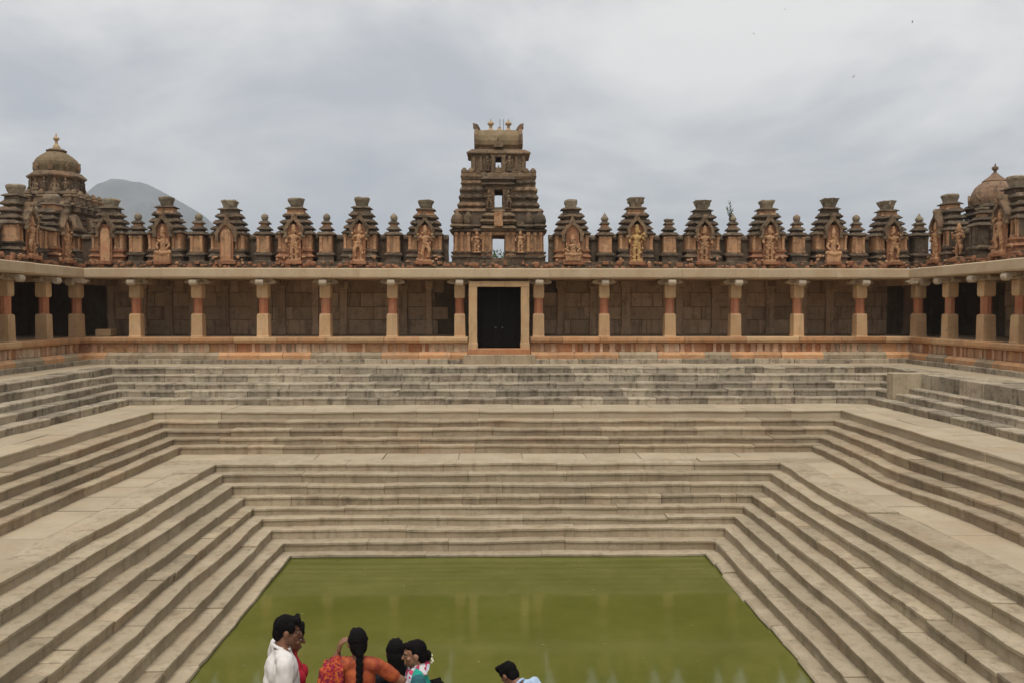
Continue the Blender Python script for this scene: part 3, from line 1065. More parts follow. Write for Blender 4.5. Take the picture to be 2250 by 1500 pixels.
def shrine(label, loc, rotz, fig=None, crown='flared', arch='open', fmat='figure_stone', wk=1.0, hk=1.0, seed=0):
    """large parapet shrine; local z = 0 at the parapet base (1.62), front towards -y"""
    random.seed(1000 + seed)
    o = tag(empty('parapet_shrine', loc, rotz), label, 'shrine', GROUP_BIG)
    o.scale = (wk, 1, hk)
    o.rotation_euler = (R(random.uniform(-.8, .8)), R(random.uniform(-1.3, 1.3)), rotz)
    J = lambda a: random.uniform(-a, a)
    b = MB()
    b.rect([(0.68, 0.44, -0.06), (0.68, 0.44, 0.07), (0.62, 0.40, 0.10), (0.62, 0.40, 0.20)])
    cornice(b, 0.68, 0.45, 0.27, 0.16, 0.06)
    b.rect([(0.58, 0.36, 0.33), (0.58, 0.36, 0.42), (0.64, 0.40, 0.45), (0.64, 0.40, 0.50), (0.55, 0.34, 0.53)])
    b.build('base', 'sooty_stone' if seed % 3 else 'niche_stone', o, rough=0.02, sub=0.16, freq=4)
    c = MB()
    for s in (-1, 1):
        c.box(min(s * 0.255, s * 0.60), max(s * 0.255, s * 0.60), -0.30, 0.34, 0.50, 1.08)
    c.box(-0.26, 0.26, -0.02, 0.34, 0.10, 1.5)
    c.build('body', 'shrine_stone' if arch != 'dark' else 'sooty_stone', o, rough=0.012, sub=0.22, freq=4)
    for x in (-0.54, -0.31, 0.31, 0.54):
        MB().rect([(0.055, 0.05, 0.53), (0.055, 0.05, 0.58), (0.043, 0.04, 0.60), (0.043, 0.04, 0.93), (0.06, 0.055, 0.96), (0.06, 0.055, 1.04)]).build(
            'pilaster', 'shrine_stone', o, loc=(x + J(.01), -0.315, 0), rough=0.006)
    for k, (hx, hy, z) in enumerate([(0.66, 0.42, 1.09), (0.60, 0.38, 1.285), (0.545, 0.34, 1.50), (0.47, 0.30, 1.74)]):
        m = cornice(MB(), hx + J(.015), hy, z, 0.225, 0.085)
        for s in (-1, 1):
            for q in ((0.36, 0.5) if k < 2 else (0.34,)):
                m.ell((s * min(q, hx - 0.08), -hy - 0.0, z - 0.005), (0.055, 0.035, 0.05), 8)
        m.build('cornice', 'sooty_stone', o, rough=0.028, sub=0.12, freq=5)
    n = MB().rect([(0.33, 0.25, 1.80), (0.295, 0.22, 1.86), (0.28, 0.21, 2.0)])
    n.build('neck', 'shrine_stone' if seed % 2 else 'sooty_stone', o, rough=0.012, sub=0.15)
    cornice(MB(), 0.37 + J(.012), 0.29, 2.0, 0.13, 0.09).build('upper_cornice', 'sooty_stone', o, rough=0.014, sub=0.13, freq=5)
    if crown == 'flared':
        q = MB().poly([(0.17, 2.04), (0.18, 2.09), (0.21, 2.22), (0.265, 2.32), (0.285, 2.37), (0.20, 2.38)], 4)
        for i in range(8):
            a = 2 * math.pi * i / 8
            q.ell((0.25 * math.cos(a), 0.23 * math.sin(a), 2.26), (0.055, 0.055, 0.10), 8)
    elif crown == 'fluted':
        q = MB().lathe([(0.18, 2.04), (0.20, 2.10), (0.24, 2.20), (0.285, 2.29), (0.29, 2.35), (0.2, 2.38)], 32, flute=8, amp=0.06)
    else:
        q = MB().rect([(0.18, 0.17, 2.04), (0.19, 0.18, 2.12), (0.22, 0.2, 2.22), (0.255 + J(.03), 0.21, 2.30), (0.21, 0.18, 2.35), (0.10, 0.1, 2.36)])
    q.build('crown', 'crown_stone', o, rough=0.03, sub=0.1, freq=5)
    w = 0.225
    inner, outer = arch_curves(w, 0.94, 1.14, 1.56, 0.09, 0.28)
    if arch != 'low':
        m = MB().strip(inner, outer, -0.56, -0.10)
        for s in (-1, 1):
            m.ell((s * 0.31, -0.50, 0.96), (0.075, 0.07, 0.08), 10)
        m.ell((0, -0.52, 1.72), (0.08, 0.07, 0.10), 10)
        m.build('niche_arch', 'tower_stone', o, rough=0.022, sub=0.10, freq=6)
        MB().box(-0.29, 0.29, -0.66, -0.1, -0.02, 0.10, 0.015).build('niche_sill', 'niche_stone', o, rough=0.012, sub=0.15)
    else:
        inner, outer = arch_curves(0.27, 0.80, 1.0, 1.42, 0.10, 0.34)
        MB().strip(inner, outer, -0.54, -0.10).build('niche_arch', 'tower_stone', o, rough=0.012, sub=0.14, freq=5)
        MB().box(-0.36, 0.36, -0.64, -0.1, -0.02, 0.12, 0.015).build('niche_sill', 'niche_stone', o, rough=0.012, sub=0.15)
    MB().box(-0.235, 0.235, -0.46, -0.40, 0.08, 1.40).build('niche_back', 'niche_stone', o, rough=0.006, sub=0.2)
    if fig in ('standing', 'dancing', 'seated'):
        f = link('carved_figure', FIG[fig].copy(), fmat, o, True, loc=(J(.01), -0.475, 0.09),
                 scl=(1.05 if seed % 2 else -1.05, 0.95, 1.12) if fig != 'seated' else (1.0, 0.95, 1.3))
    elif fig == 'slab':
        MB().rect([(0.17, 0.05, 0.08), (0.18, 0.05, 0.8), (0.17, 0.05, 1.1), (0.1, 0.05, 1.25)]).build(
            'plain_slab', 'shrine_stone', o, loc=(0, -0.455, 0), rough=0.015, sub=0.12)
    elif fig == 'group':
        for x, s, k in ((0, 1.0, 'seated'), (-0.22, 0.55, 'standing'), (0.22, 0.55, 'standing')):
            link('carved_figure', FIG[k].copy(), fmat, o, True, loc=(x, -0.54, 0.11), scl=s)
    # worn fragments along the foot
    fr = MB()
    for _ in range(9):
        x = random.uniform(-0.62, 0.62)
        fr.ell((x, -0.44 + J(.03), random.uniform(0.02, 0.3)), (random.uniform(.04, .09), .05, random.uniform(.03, .08)), 8)
    tag(fr.build('foot_carving', 'shrine_stone', o, rough=0.015), kind='stuff')
    return o


def turret(label, loc, rotz, fin='ball', seed=0, dark=False):
    random.seed(2000 + seed)
    o = tag(empty('parapet_turret', loc, rotz), label, 'turret', GROUP_SMALL)
    J = lambda a: random.uniform(-a, a)
    MB().rect([(0.31, 0.30, -0.06), (0.31, 0.30, 0.10), (0.27, 0.27, 0.13), (0.27, 0.27, 0.28), (0.33, 0.32, 0.32), (0.33, 0.32, 0.37), (0.25, 0.25, 0.43)]).build(
        'base', 'sooty_stone', o, rough=0.018, sub=0.14, freq=4)
    MB().rect([(0.24, 0.24, 0.40), (0.235, 0.235, 1.02)]).build('body', 'sooty_stone' if dark else 'shrine_stone', o, rough=0.012, sub=0.2)
    for x in (-0.17, 0.17):
        MB().rect([(0.06, 0.04, 0.43), (0.06, 0.04, 0.5), (0.045, 0.03, 0.52), (0.045, 0.03, 0.92), (0.06, 0.045, 0.96), (0.06, 0.045, 1.0)]).build(
            'pilaster', 'sooty_stone' if dark else 'shrine_stone', o, loc=(x, -0.245, 0), rough=0.006)
    for hx, z in ((0.335, 1.08), (0.25, 1.275), (0.19 + J(.01), 1.49)):
        cornice(MB(), hx + J(.008), hx * 0.95, z, 0.18, 0.07).build('cornice', 'sooty_stone', o, rough=0.014, sub=0.12, freq=5)
    MB().rect([(0.13, 0.13, 1.33), (0.125, 0.125, 1.45)]).build('neck', 'shrine_stone', o, rough=0.008, sub=0.15)
    if fin == 'ball':
        q = MB().lathe([(0.09, 1.54), (0.085, 1.58), (0.12, 1.63), (0.135, 1.70), (0.12, 1.77), (0.06, 1.82), (0.02, 1.85)], 14)
    elif fin == 'point':
        q = MB().lathe([(0.10, 1.54), (0.09, 1.58), (0.145, 1.64), (0.14, 1.70), (0.07, 1.79), (0.03, 1.86), (0.01, 1.9)], 12)
    else:
        q = MB().rect([(0.1, 0.1, 1.30), (0.11, 0.11, 1.56), (0.16, 0.15, 1.62), (0.155, 0.15, 1.66)])
    q.build('finial', 'crown_stone', o, rough=0.012, sub=0.1, freq=6)
    return o


PB = 1.62
SHR = [(-13.85, 'slab', 'worn', 'open', 'parapet shrine with blank slab, next to the tall domed tower', 0.93),
       (-11.80, 'seated', 'fluted', 'open', 'parapet shrine framing a seated cross-legged figure, left of the gate tower', 0.97),
       (-9.58, 'slab', 'worn', 'low', 'parapet shrine with wide empty pale niche, third from the domed tower', 1.0),
       (-7.19, 'standing', 'fluted', 'open', 'parapet shrine with upright reddish figure, fourth from the tall domed tower', 1.0),
       (-4.88, 'dancing', 'fluted', 'open', 'parapet shrine with dancing figure under round arch, second left of gate tower', 0.98),
       (-2.56, 'dancing', 'fluted', 'open', 'parapet shrine with slim dancing figure, immediately left of the gate tower', 1.0),
       (2.77, 'group', 'worn', 'low', 'parapet shrine with seated group in wide niche, immediately right of gate tower', 1.0),
       (5.07, 'standing', 'flared', 'open', 'parapet shrine with yellowish standing figure and widest flared crown', 1.02),
       (7.50, 'standing', 'flared', 'open', 'parapet shrine with upright orange figure, beside the turret with the sapling', 1.0),
       (9.91, 'standing', 'worn', 'open', 'parapet shrine with figure under pointed arch, third from the right corner', 0.98),
       (12.19, 'seated', 'flared', 'open', 'parapet shrine with worn low figure, second from the right corner', 0.93),
       (14.40, 'dancing', 'flared', 'open', 'parapet shrine with slim figure, last before the right corner', 0.95)]
for k, (x, fg, cr, ar, lab, wk) in enumerate(SHR):
    shrine(lab, (x, 30.22, PB), R(random.uniform(-1.5, 1.5)), fg, cr, ar,
           'ochre_figure_stone' if k == 7 else 'figure_stone', wk, 1.0 + 0.02 * math.sin(k * 2.1), k)
SML = [(-12.9, 'ball', 'small turret between blank-slab shrine and seated-figure shrine'),
       (-10.73, 'ball', 'small turret between the seated-figure shrine and the empty-niche shrine'),
       (-8.35, 'ball', 'small ball-topped turret between empty-niche shrine and upright reddish figure'),
       (-6.12, 'ball', 'small ball-topped turret between upright reddish figure and dancing figure'),
       (-3.69, 'ball', 'small turret between the two dancing-figure shrines left of the gate tower'),
       (3.98, 'point', 'small pointed turret between seated-group shrine and yellowish figure'),
       (6.33, 'flat', 'small flat-topped turret without ball, right of the yellowish figure'),
       (8.68, 'point', 'small turret with a sapling growing on top'),
       (11.04, 'ball', 'small turret right of the pointed-arch shrine'),
       (13.24, 'ball', 'small turret left of the last shrine before the right corner'),
       (15.58, 'point', 'small dark turret standing in the right corner of the parapet')]
for k, (x, fn, lab) in enumerate(SML):
    turret(lab, (x, 30.25, PB), R(random.uniform(-2, 2)), fn, k, dark=(k == 10))

# side rows
shrine('parapet shrine seen edge-on in the left corner before the domed tower', (-15.42, 29.25, PB), R(90), 'standing', 'worn', 'open', seed=21, wk=0.9)
shrine('parapet shrine seen edge-on at the extreme left of the picture', (-15.42, 27.05, PB), R(90), 'dancing', 'fluted', 'open', seed=22)
shrine('parapet shrine seen edge-on in the right corner, left of the reddish dome', (15.72, 28.45, PB), R(-90), 'standing', 'worn', 'dark', seed=23, wk=0.92)
shrine('parapet shrine seen edge-on at the extreme right of the picture', (15.72, 24.75, PB), R(-90), 'dancing', 'fluted', 'dark', seed=24)
turret('small turret between the two edge-on shrines on the left', (-15.45, 28.15, PB), R(90), 'ball', 21)
turret('small dark turret in front of the squat reddish dome', (15.75, 26.6, PB), R(-90), 'flat', 22, dark=True)
random.seed(77)

# ------------------------------------------------------------------ gate tower
K = 31.6 / 1816 * 0.990


def zy(y):
    return (680 - y) * K


def gate_tower():
    o = tag(empty('gate_tower', (0.11, 31.55, 0)), 'tall tiered gate tower with three see-through windows above the central doorway', 'tower')
    B = lambda m, n, mat='tower_stone', **k: m.build(n, mat, o, rough=k.pop('rough', 0.025), sub=k.pop('sub', 0.2), freq=k.pop('freq', 3.5), **k)
    # plinth under the first storey
    p = MB().rect([(1.80, 1.05, ET - 0.05), (1.80, 1.05, 1.62), (1.72, 1.0, 1.66), (1.72, 1.0, zy(570))])
    B(p, 'base', 'tower_stone')
    # first storey, split by the passage window
    g1 = 0.235
    b = MB()
    z0, z1 = zy(571), zy(516)
    for s in (-1, 1):
        for (a, c, dy) in ((g1, 0.62, -1.0), (0.62, 1.02, -0.86), (1.02, 1.66, -0.95)):
            x0, x1 = sorted((s * a, s * c))
            b.box(x0, x1, dy, 0.95, z0, z1)
    b.box(-0.63, 0.63, -0.99, 0.94, zy(521), zy(505))
    B(b, 'lower_storey', 'shrine_stone')
    cc = MB()
    for s in (-1, 1):
        x0, x1 = sorted((s * g1, s * 1.74))
        cc.box(x0, x1, -1.05, 1.0, z0 + 0.02, z0 + 0.10)
        cc.box(x0, x1, -1.02, 0.98, z0 + 0.18, z0 + 0.24)
    B(cc, 'base_moulding', 'sooty_stone')
    for s in (-1, 1):
        for x in (0.31, 0.56, 0.70, 0.92, 1.10, 1.34, 1.56):
            MB().rect([(0.06, 0.05, z0 + 0.24), (0.06, 0.05, z0 + 0.32), (0.045, 0.04, z0 + 0.34), (0.045, 0.04, z1 - 0.14), (0.06, 0.06, z1 - 0.1), (0.06, 0.06, z1)]).build(
                'pilaster', random.choice(['shrine_stone', 'shrine_stone', 'figure_stone']), o, loc=(s * x, -1.0 if x < 0.62 or x > 1.02 else -0.88, 0), rough=0.008)
    m = MB()
    cornice(m, 1.80, 1.08, zy(512), 0.20, 0.10)
    B(m, 'cornice', 'sooty_stone')
    m = MB()
    cornice(m, 1.74, 1.05, zy(502), 0.17, 0.10)
    B(m, 'cornice', 'sooty_stone')
    # middle run of stacked rolls above the window and a carved panel
    for y, h in ((507, 0.66), (493, 0.68), (481, 0.60)):
        cornice(MB(), h, 0.22, zy(y), 0.2, 0.09, cy=-1.0).build('roll_moulding', 'tower_stone', o, rough=0.02, sub=0.15, freq=4)
    MB().box(-0.16, 0.16, -1.26, -0.9, zy(505), zy(474), 0.02).build('carved_panel', 'shrine_stone', o, rough=0.02, sub=0.1, freq=5)
    B(MB().rect([(1.62, 0.96, zy(504)), (1.58, 0.92, zy(470))]), 'tier_core', 'sooty_stone')
    # corner kutas of the first tier
    for x in (-1.52, -1.12, 1.12, 1.52):
        r = 0.21 if abs(x) > 1.3 else 0.15
        q = MB()
        cornice(q, r + 0.05, r + 0.05, zy(503), 0.15, 0.06)
        q.lathe([(r * .8, zy(501)), (r * 1.08, zy(495)), (r * 1.1, zy(489)), (r * .9, zy(481)), (r * .45, zy(475)), (r * .2, zy(471))], 14)
        q.build('corner_turret', 'sooty_stone' if x > 1 else 'tower_stone', o, loc=(x, -0.95, 0), rough=0.012, sub=0.12)
    # second storey
    g2 = 0.155
    m = MB()
    cornice(m, 1.66, 0.98, zy(470), 0.18, 0.08)
    B(m, 'cornice', 'tower_stone')
    b = MB()
    for s in (-1, 1):
        x0, x1 = sorted((s * g2, s * 1.36))
        b.box(x0, x1, -0.80, 0.78, zy(468), zy(398))
        x0, x1 = sorted((s * g2, s * 0.34))
        b.box(x0, x1, -0.93, -0.7, zy(466), zy(418))
    b.box(-0.5, 0.5, -0.92, 0.8, zy(424), zy(400))
    b.box(-g2 - .01, g2 + .01, -0.9, 0.8, zy(470), zy(462))
    B(b, 'middle_storey', 'tower_stone')
    for k, (y, h) in enumerate(((457, 1.53), (440, 1.48), (424, 1.45), (409, 1.39))):
        for s in (-1, 1):
            q = MB()
            cx = s * (0.46 + h) / 2
            cornice(q, (h - 0.46) / 2, 0.92 - 0.02 * k, zy(y), 0.26, 0.08, cx=cx)
            for t in range(3):
                q.ell((s * (0.62 + 0.3 * t), -0.91 + 0.02 * k, zy(y) + 0.01), (0.075, 0.05, 0.08), 8)
            q.build('cornice', 'sooty_stone' if (k + (s > 0)) % 3 else 'tower_stone', o, rough=0.025, sub=0.16, freq=4)
    for y, h in ((413, 0.62), (402, 0.66)):
        cornice(MB(), h, 0.2, zy(y), 0.18, 0.08, cy=-0.85).build('roll_moulding', 'sooty_stone', o, rough=0.015, sub=0.15)
    B(MB().rect([(1.36, 0.82, zy(402)), (1.40, 0.86, zy(396)), (1.36, 0.84, zy(390)), (1.1, 0.7, zy(386))]), 'ledge', 'tower_stone')
    for x in (-1.26, -1.02, 1.02, 1.28):
        MB().lathe([(0.1, zy(391)), (0.13, zy(387)), (0.12, zy(382)), (0.05, zy(377))], 10).build(
            'corner_turret', 'tower_stone', o, loc=(x, -0.72, 0), rough=0.012)
    # third storey
    g3 = 0.115
    b = MB()
    for s in (-1, 1):
        x0, x1 = sorted((s * g3, s * 1.02))
        b.box(x0, x1, -0.62, 0.60, zy(390), zy(347))
        x0, x1 = sorted((s * g3, s * 0.26))
        b.box(x0, x1, -0.72, -0.5, zy(386), zy(350))
    b.box(-0.3, 0.3, -0.70, 0.6, zy(352), zy(340))
    b.box(-g3 - .01, g3 + .01, -0.7, 0.6, zy(390), zy(375))
    B(b, 'upper_storey', 'tower_stone')
    for s in (-1, 1):
        for x in (0.42, 0.66, 0.92):
            MB().rect([(0.06, 0.06, zy(382)), (0.05, 0.05, zy(378)), (0.05, 0.05, zy(354)), (0.075, 0.07, zy(350))]).build(
                'pilaster', 'tower_stone', o, loc=(s * x, -0.64, 0), rough=0.008)
        f = link('carved_figure', FIG['standing'].copy(), 'tower_stone', o, True, loc=(s * 0.40, -0.76, zy(383)), scl=0.46)
        f = link('carved_figure', FIG['dancing'].copy(), 'tower_stone', o, True, loc=(s * 0.36, -0.99, zy(466)), scl=0.6)
        f = link('carved_figure', FIG['standing'].copy(), 'shrine_stone', o, True, loc=(s * 0.8, -1.02, z0 + 0.2), scl=0.72)
    for x in (-0.75, 0.0, 0.62):
        link('carved_figure', FIG['seated'].copy(), 'tower_stone', o, True, loc=(x, -0.80, zy(391)), scl=0.36)
    m = MB()
    cornice(m, 1.18, 0.74, zy(344), 0.30, 0.14)
    B(m, 'cornice', 'tower_stone')
    B(MB().rect([(0.98, 0.55, zy(340)), (0.86, 0.46, zy(333)), (0.86, 0.46, zy(328))]), 'neck', 'tower_stone')
    # barrel roof with horned gable ends
    prof = [(0.42, zy(331)), (0.56, zy(325)), (0.58, zy(316)), (0.52, zy(305)), (0.40, zy(297)), (0.22, zy(290)), (0.0, zy(288))]
    ring = [(-a, q) for a, q in prof] + [(a, q) for a, q in prof[::-1][1:]]
    rr = MB().loft([[(x, y, z) for y, z in ring] for x in (-0.80, -0.4, 0, 0.4, 0.80)])
    B(rr, 'barrel_roof', 'dome_stone', rough=0.015)
    for s in (-1, 1):
        e = MB()
        r2 = [(y * 1.12, zy(331) + (z - zy(331)) * 1.06) for y, z in ring]
        e.loft([[(s * xx, y, z) for y, z in r2] for xx in (0.76, 0.90)])
        e.prism([(s * 0.66, zy(290)), (s * 0.84, zy(288)), (s * 0.95, zy(283)), (s * 0.95, zy(274)), (s * 0.86, zy(275)), (s * 0.78, zy(277)), (s * 0.70, zy(284))][::s], -0.14, 0.14)
        e.build('gable_horn', 'tower_stone', o, rough=0.015, sub=0.12)
    inner, outer = arch_curves(0.10, zy(331), zy(327), zy(320), 0.07, 0.2)
    MB().prism(outer, -0.66, -0.44).build('gable_ornament', 'tower_stone', o, rough=0.012)
    for x, k in ((-0.29, 1.0), (0.38, 1.0), (0.04, 0.45)):
        MB().lathe([(0.13, 0), (0.10, 0.05), (0.055, 0.09), (0.06, 0.15), (0.05, 0.19), (0.115, 0.25), (0.125, 0.30), (0.09, 0.36), (0.03, 0.40), (0.012, 0.50)][:10 if k == 1 else 4], 14).build(
            'finial', 'finial_stone', o, loc=(x, 0, zy(288) - 0.01), scl=(1, 1, 0.9))
    for x in (0.06, 0.20):
        MB().lathe([(0.012, 0), (0.008, 0.45)], 6).build('lightning_rod', 'iron', o, loc=(x, 0.1, zy(288)))
    return o


gate_tower()


# ------------------------------------------------------------------ domed towers


def ring_parts(o, n, fn, r, z, ph=0.0, keep=None):
    for i in range(n):
        a = ph + 2 * math.pi * i / n
        q = fn()
        q.location = (r * math.cos(a), r * math.sin(a), z)
        q.rotation_euler = (0, 0, a + math.pi / 2)
        q.parent = o


def olive_tower():
    F = 32 / 1816 * 0.981
    Z = lambda y: (680 - y) * F
    o = tag(empty('domed_tower', (-16.68, 32.0, 0)), 'tall tiered tower with brown dome and golden finial at the left corner', 'tower')
    o.scale = (0.89, 0.89, 1)
    B = lambda m, n, mat='tower_stone', **k: m.build(n, mat, o, rough=k.pop('rough', 0.025), sub=k.pop('sub', 0.2), freq=k.pop('freq', 3.5), **k)
    B(MB().rect([(1.62, 1.62, ET - 0.05), (1.62, 1.62, Z(575)), (1.5, 1.5, Z(572)), (1.5, 1.5, Z(560)), (1.58, 1.58, Z(557)), (1.4, 1.4, Z(552))]), 'base', 'sooty_stone')
    B(MB().rect([(1.36, 1.36, Z(556)), (1.36, 1.36, Z(526))]), 'lower_storey', 'shrine_stone')
    for sx in (-1.2, -0.8, -0.4, 0, 0.4, 0.8, 1.2):
        for face in (0, 1):
            loc = (sx, -1.38, 0) if face == 0 else (1.38, sx, 0)
            MB().rect([(0.09, 0.07, Z(554)), (0.07, 0.055, Z(549)), (0.07, 0.055, Z(532)), (0.1, 0.08, Z(528))]).build(
                'pilaster', 'shrine_stone', o, loc=loc, rough=0.008)
    for y, h in ((524, 1.54), (513, 1.50)):
        B(cornice(MB(), h, h, Z(y), 0.2, 0.12), 'cornice', 'sooty_stone')
    B(MB().rect([(1.42, 1.42, Z(512)), (1.30, 1.30, Z(498)), (1.18, 1.18, Z(480)), (1.16, 1.16, Z(462))]), 'middle_storey', 'tower_stone')
    # sloping corner roofs and wagon roofs of the first tier
    for (x, y, w) in ((-1.2, -1.2, .3), (1.2, -1.2, .3), (1.2, 1.2, .3), (-0.1, -1.28, .46), (1.28, 0.1, .4)):
        q = MB().rect([(w, .26, Z(512)), (w + .03, .29, Z(508)), (w * .95, .25, Z(498)), (w * .7, .16, Z(482)), (w * .6, .1, Z(479))])
        q.build('wagon_roof', 'dome_stone' if abs(x) < 1 else 'tower_stone', o, loc=(x, y, 0), rough=0.015, sub=0.15,
                rot=(0, 0, R(90) if (abs(y) < 1) else 0))
    B(cornice(MB(), 1.36, 1.36, Z(457), 0.26, 0.13), 'cornice', 'tower_stone')
    for y, h in ((471, 1.34), (484, 1.38), (497, 1.44)):
        B(cornice(MB(), h - 0.06, h - 0.06, Z(y), 0.2, 0.12), 'cornice', 'sooty_stone')
    for sx in (-1.1, -0.55, 0.0, 0.55, 1.1):
        for face in (0, 1):
            for (y0, r, mt) in ((451, 0.15, 'tower_stone'), (473, 0.13, 'sooty_stone')):
                q = MB().rect([(r, r * .8, 0), (r, r * .8, .16), (r * 1.25, r, .19), (r * .9, r * .8, .26)])
                q.lathe([(r * .8, .25), (r, .30), (r * .7, .40), (r * .2, .46)], 10)
                k = 1.24 if y0 == 451 else 1.34
                q.build('miniature_shrine', mt, o, loc=(sx, -k, Z(y0)) if face == 0 else (k, sx, Z(y0)), rough=0.012, sub=0.15)
    B(MB().rect([(1.2, 1.2, Z(452)), (1.1, 1.1, Z(436))]), 'tier_core', 'tower_stone')
    B(cornice(MB(), 1.24, 1.24, Z(434), 0.2, 0.1), 'cornice', 'sooty_stone')
    B(MB().poly([(0.92, Z(430)), (0.90, Z(396))], 8), 'neck', 'tower_stone')
    for k in range(16):
        a = 2 * math.pi * k / 16
        link('carved_figure', FIG['seated' if k % 2 else 'standing'].copy(), 'tower_stone' if k % 3 else 'sooty_stone', o, True,
             loc=(1.02 * math.cos(a), 1.02 * math.sin(a), Z(430)), rot=(0, 0, a + math.pi / 2), scl=0.62 if k % 2 else 0.5)
    B(MB().poly([(0.90, Z(400)), (1.06, Z(394)), (1.07, Z(391)), (0.95, Z(385)), (0.86, Z(381))], 8), 'cornice', 'tower_stone')
    B(MB().lathe([(0.76, Z(383)), (0.79, Z(376)), (0.845, Z(367)), (0.84, Z(360)), (0.76, Z(352)), (0.60, Z(344)), (0.42, Z(338)), (0.32, Z(335))], 64, flute=16, amp=0.022), 'dome', 'dome_stone', rough=0.015, sub=0.5)
    for k in range(8):
        a = 2 * math.pi * k / 8 + 0.2
        inner, outer = arch_curves(0.04, 0, 0.10, 0.20, 0.05, 0.16)
        MB().prism(outer, -0.08, 0.06).build('dome_ornament', 'tower_stone', o, rough=0.01,
                                           loc=(0.82 * math.cos(a), 0.82 * math.sin(a), Z(379)), rot=(R(6), 0, a + math.pi / 2))
    B(MB().lathe([(0.33, Z(337)), (0.40, Z(334.5)), (0.41, Z(332.5)), (0.28, Z(329)), (0.14, Z(326))], 20), 'lotus_cap', 'tower_stone', rough=0.008, sub=0.1)
    B(MB().lathe([(0.16, Z(328)), (0.13, Z(322)), (0.07, Z(318)), (0.055, Z(313)), (0.07, Z(310)), (0.13, Z(307)), (0.12, Z(304)), (0.04, Z(301)), (0.015, Z(294))], 16),
      'finial', 'finial_stone', rough=0.0, sub=0)
    return o


olive_tower()


def red_tower():
    Z = lambda y: (680 - y) / 64.9 * 0.995
    o = tag(empty('domed_turret', (17.0, 28.0, 0)), 'squat turret with smooth reddish dome at the right edge', 'turret')
    o.scale = (0.89, 0.89, 1)
    B = lambda m, n, mat='tower_stone', **k: m.build(n, mat, o, rough=k.pop('rough', 0.02), sub=k.pop('sub', 0.2), freq=k.pop('freq', 3.5), **k)
    B(MB().rect([(1.05, 1.05, ET - .05), (1.05, 1.05, Z(560)), (0.9, 0.9, Z(550)), (0.9, 0.9, Z(540))]), 'base', 'sooty_stone')
    B(MB().rect([(0.72, 0.72, Z(545)), (0.72, 0.72, Z(490))]), 'body', 'niche_stone')
    for s in (-0.62, -0.22, 0.22, 0.62):
        for f in (0, 1):
            MB().rect([(.08, .07, Z(543)), (.06, .05, Z(536)), (.06, .05, Z(502)), (.09, .08, Z(496))]).build(
                'pilaster', 'shrine_stone', o, loc=(s, -0.74, 0) if f == 0 else (-0.74, s, 0), rough=0.008)
    for y, h in ((486, 0.90), (470, 0.86), (455, 0.82)):
        B(cornice(MB(), h, h, Z(y), 0.22, 0.1), 'cornice', 'sooty_stone')
    B(MB().lathe([(0.72, Z(454)), (0.78, Z(445)), (0.80, Z(434)), (0.77, Z(422)), (0.68, Z(411)), (0.52, Z(402)), (0.38, Z(397))], 64, flute=16, amp=0.02), 'dome', 'red_dome_stone', rough=0.015, sub=0.5)
    for k in range(8):
        a = 2 * math.pi * k / 8 + 0.25
        inner, outer = arch_curves(0.07, 0, 0.14, 0.26, 0.06, 0.12)
        MB().prism(outer, -0.1, 0.08).build('dome_ornament', 'tower_stone', o, rough=0.01,
                                            loc=(0.78 * math.cos(a), 0.78 * math.sin(a), Z(450)), rot=(R(3), 0, a + math.pi / 2))
    B(MB().lathe([(0.40, Z(400)), (0.44, Z(397.5)), (0.44, Z(396)), (0.30, Z(390)), (0.17, Z(384)), (0.08, Z(378))], 20), 'cap', 'red_dome_stone', rough=0.006, sub=0.1)
    B(MB().lathe([(0.08, Z(380)), (0.05, Z(375)), (0.06, Z(373)), (0.12, Z(369)), (0.11, Z(365)), (0.04, Z(363)), (0.012, Z(357))], 14), 'finial', 'tower_stone', rough=0, sub=0)
    # carved statue standing by the turret
    st = link('guardian_statue', FIG['dancing'].copy(), 'figure_stone', None, True, loc=(15.55, 27.55, 1.70), rot=(0, 0, R(-80)), scl=1.0)
    tag(st, 'carved reddish figure on the parapet just left of the squat dome', 'statue')
    return o


red_tower()

# ------------------------------------------------------------------ vegetation, birds


def leaf_cloud(mb, centre, rad, count, size, rng):
    c = Vector(centre)
    for _ in range(count):
        d = Vector((rng.gauss(0, 1), rng.gauss(0, 1), rng.gauss(0, 1)))
        d = d.normalized() * rng.random() ** 0.4
        p = c + Vector((d.x * rad[0], d.y * rad[1], d.z * rad[2]))
        e = Euler((rng.uniform(0, 6.3), rng.uniform(0, 6.3), rng.uniform(0, 6.3))).to_matrix()
        s = size * rng.uniform(0.6, 1.3)
        q = [p + e @ Vector(v) for v in ((-s, 0, 0), (0, -s * .4, s * .1), (s, 0, 0), (0, s * .4, s * .1))]
        mb.add([tuple(v) for v in q], [(0, 1, 2, 3)])


def tree(loc, h, label, seed):
    rng = random.Random(seed)
    o = tag(empty('tree', loc), label, 'tree', 'trees beyond the temple')
    t = MB()
    t.cap((0, 0, 0), (0.1, 0, h * .45), h * .035, h * .022)
    cr = MB()
    for k in range(9):
        a = k * 2.4
        e = (math.cos(a) * h * rng.uniform(.12, .26), math.sin(a) * h * rng.uniform(.12, .26), h * rng.uniform(.55, .88))
        t.cap((0.1, 0, h * rng.uniform(.3, .45)), e, h * .016, h * .006, 7)
        leaf_cloud(cr, e, (h * .15, h * .15, h * .11), 220, h * .022, rng)
    t.build('trunk', 'bark', o)
    cr.build('crown', 'leaf', o)


tree((0.35, 62, -2.0), 6.6, 'green tree seen through the lowest window of the gate tower', 3)
tree((-1.9, 66, -2.0), 5.6, 'dark green tree low behind the parapet gap left of the gate tower', 5)


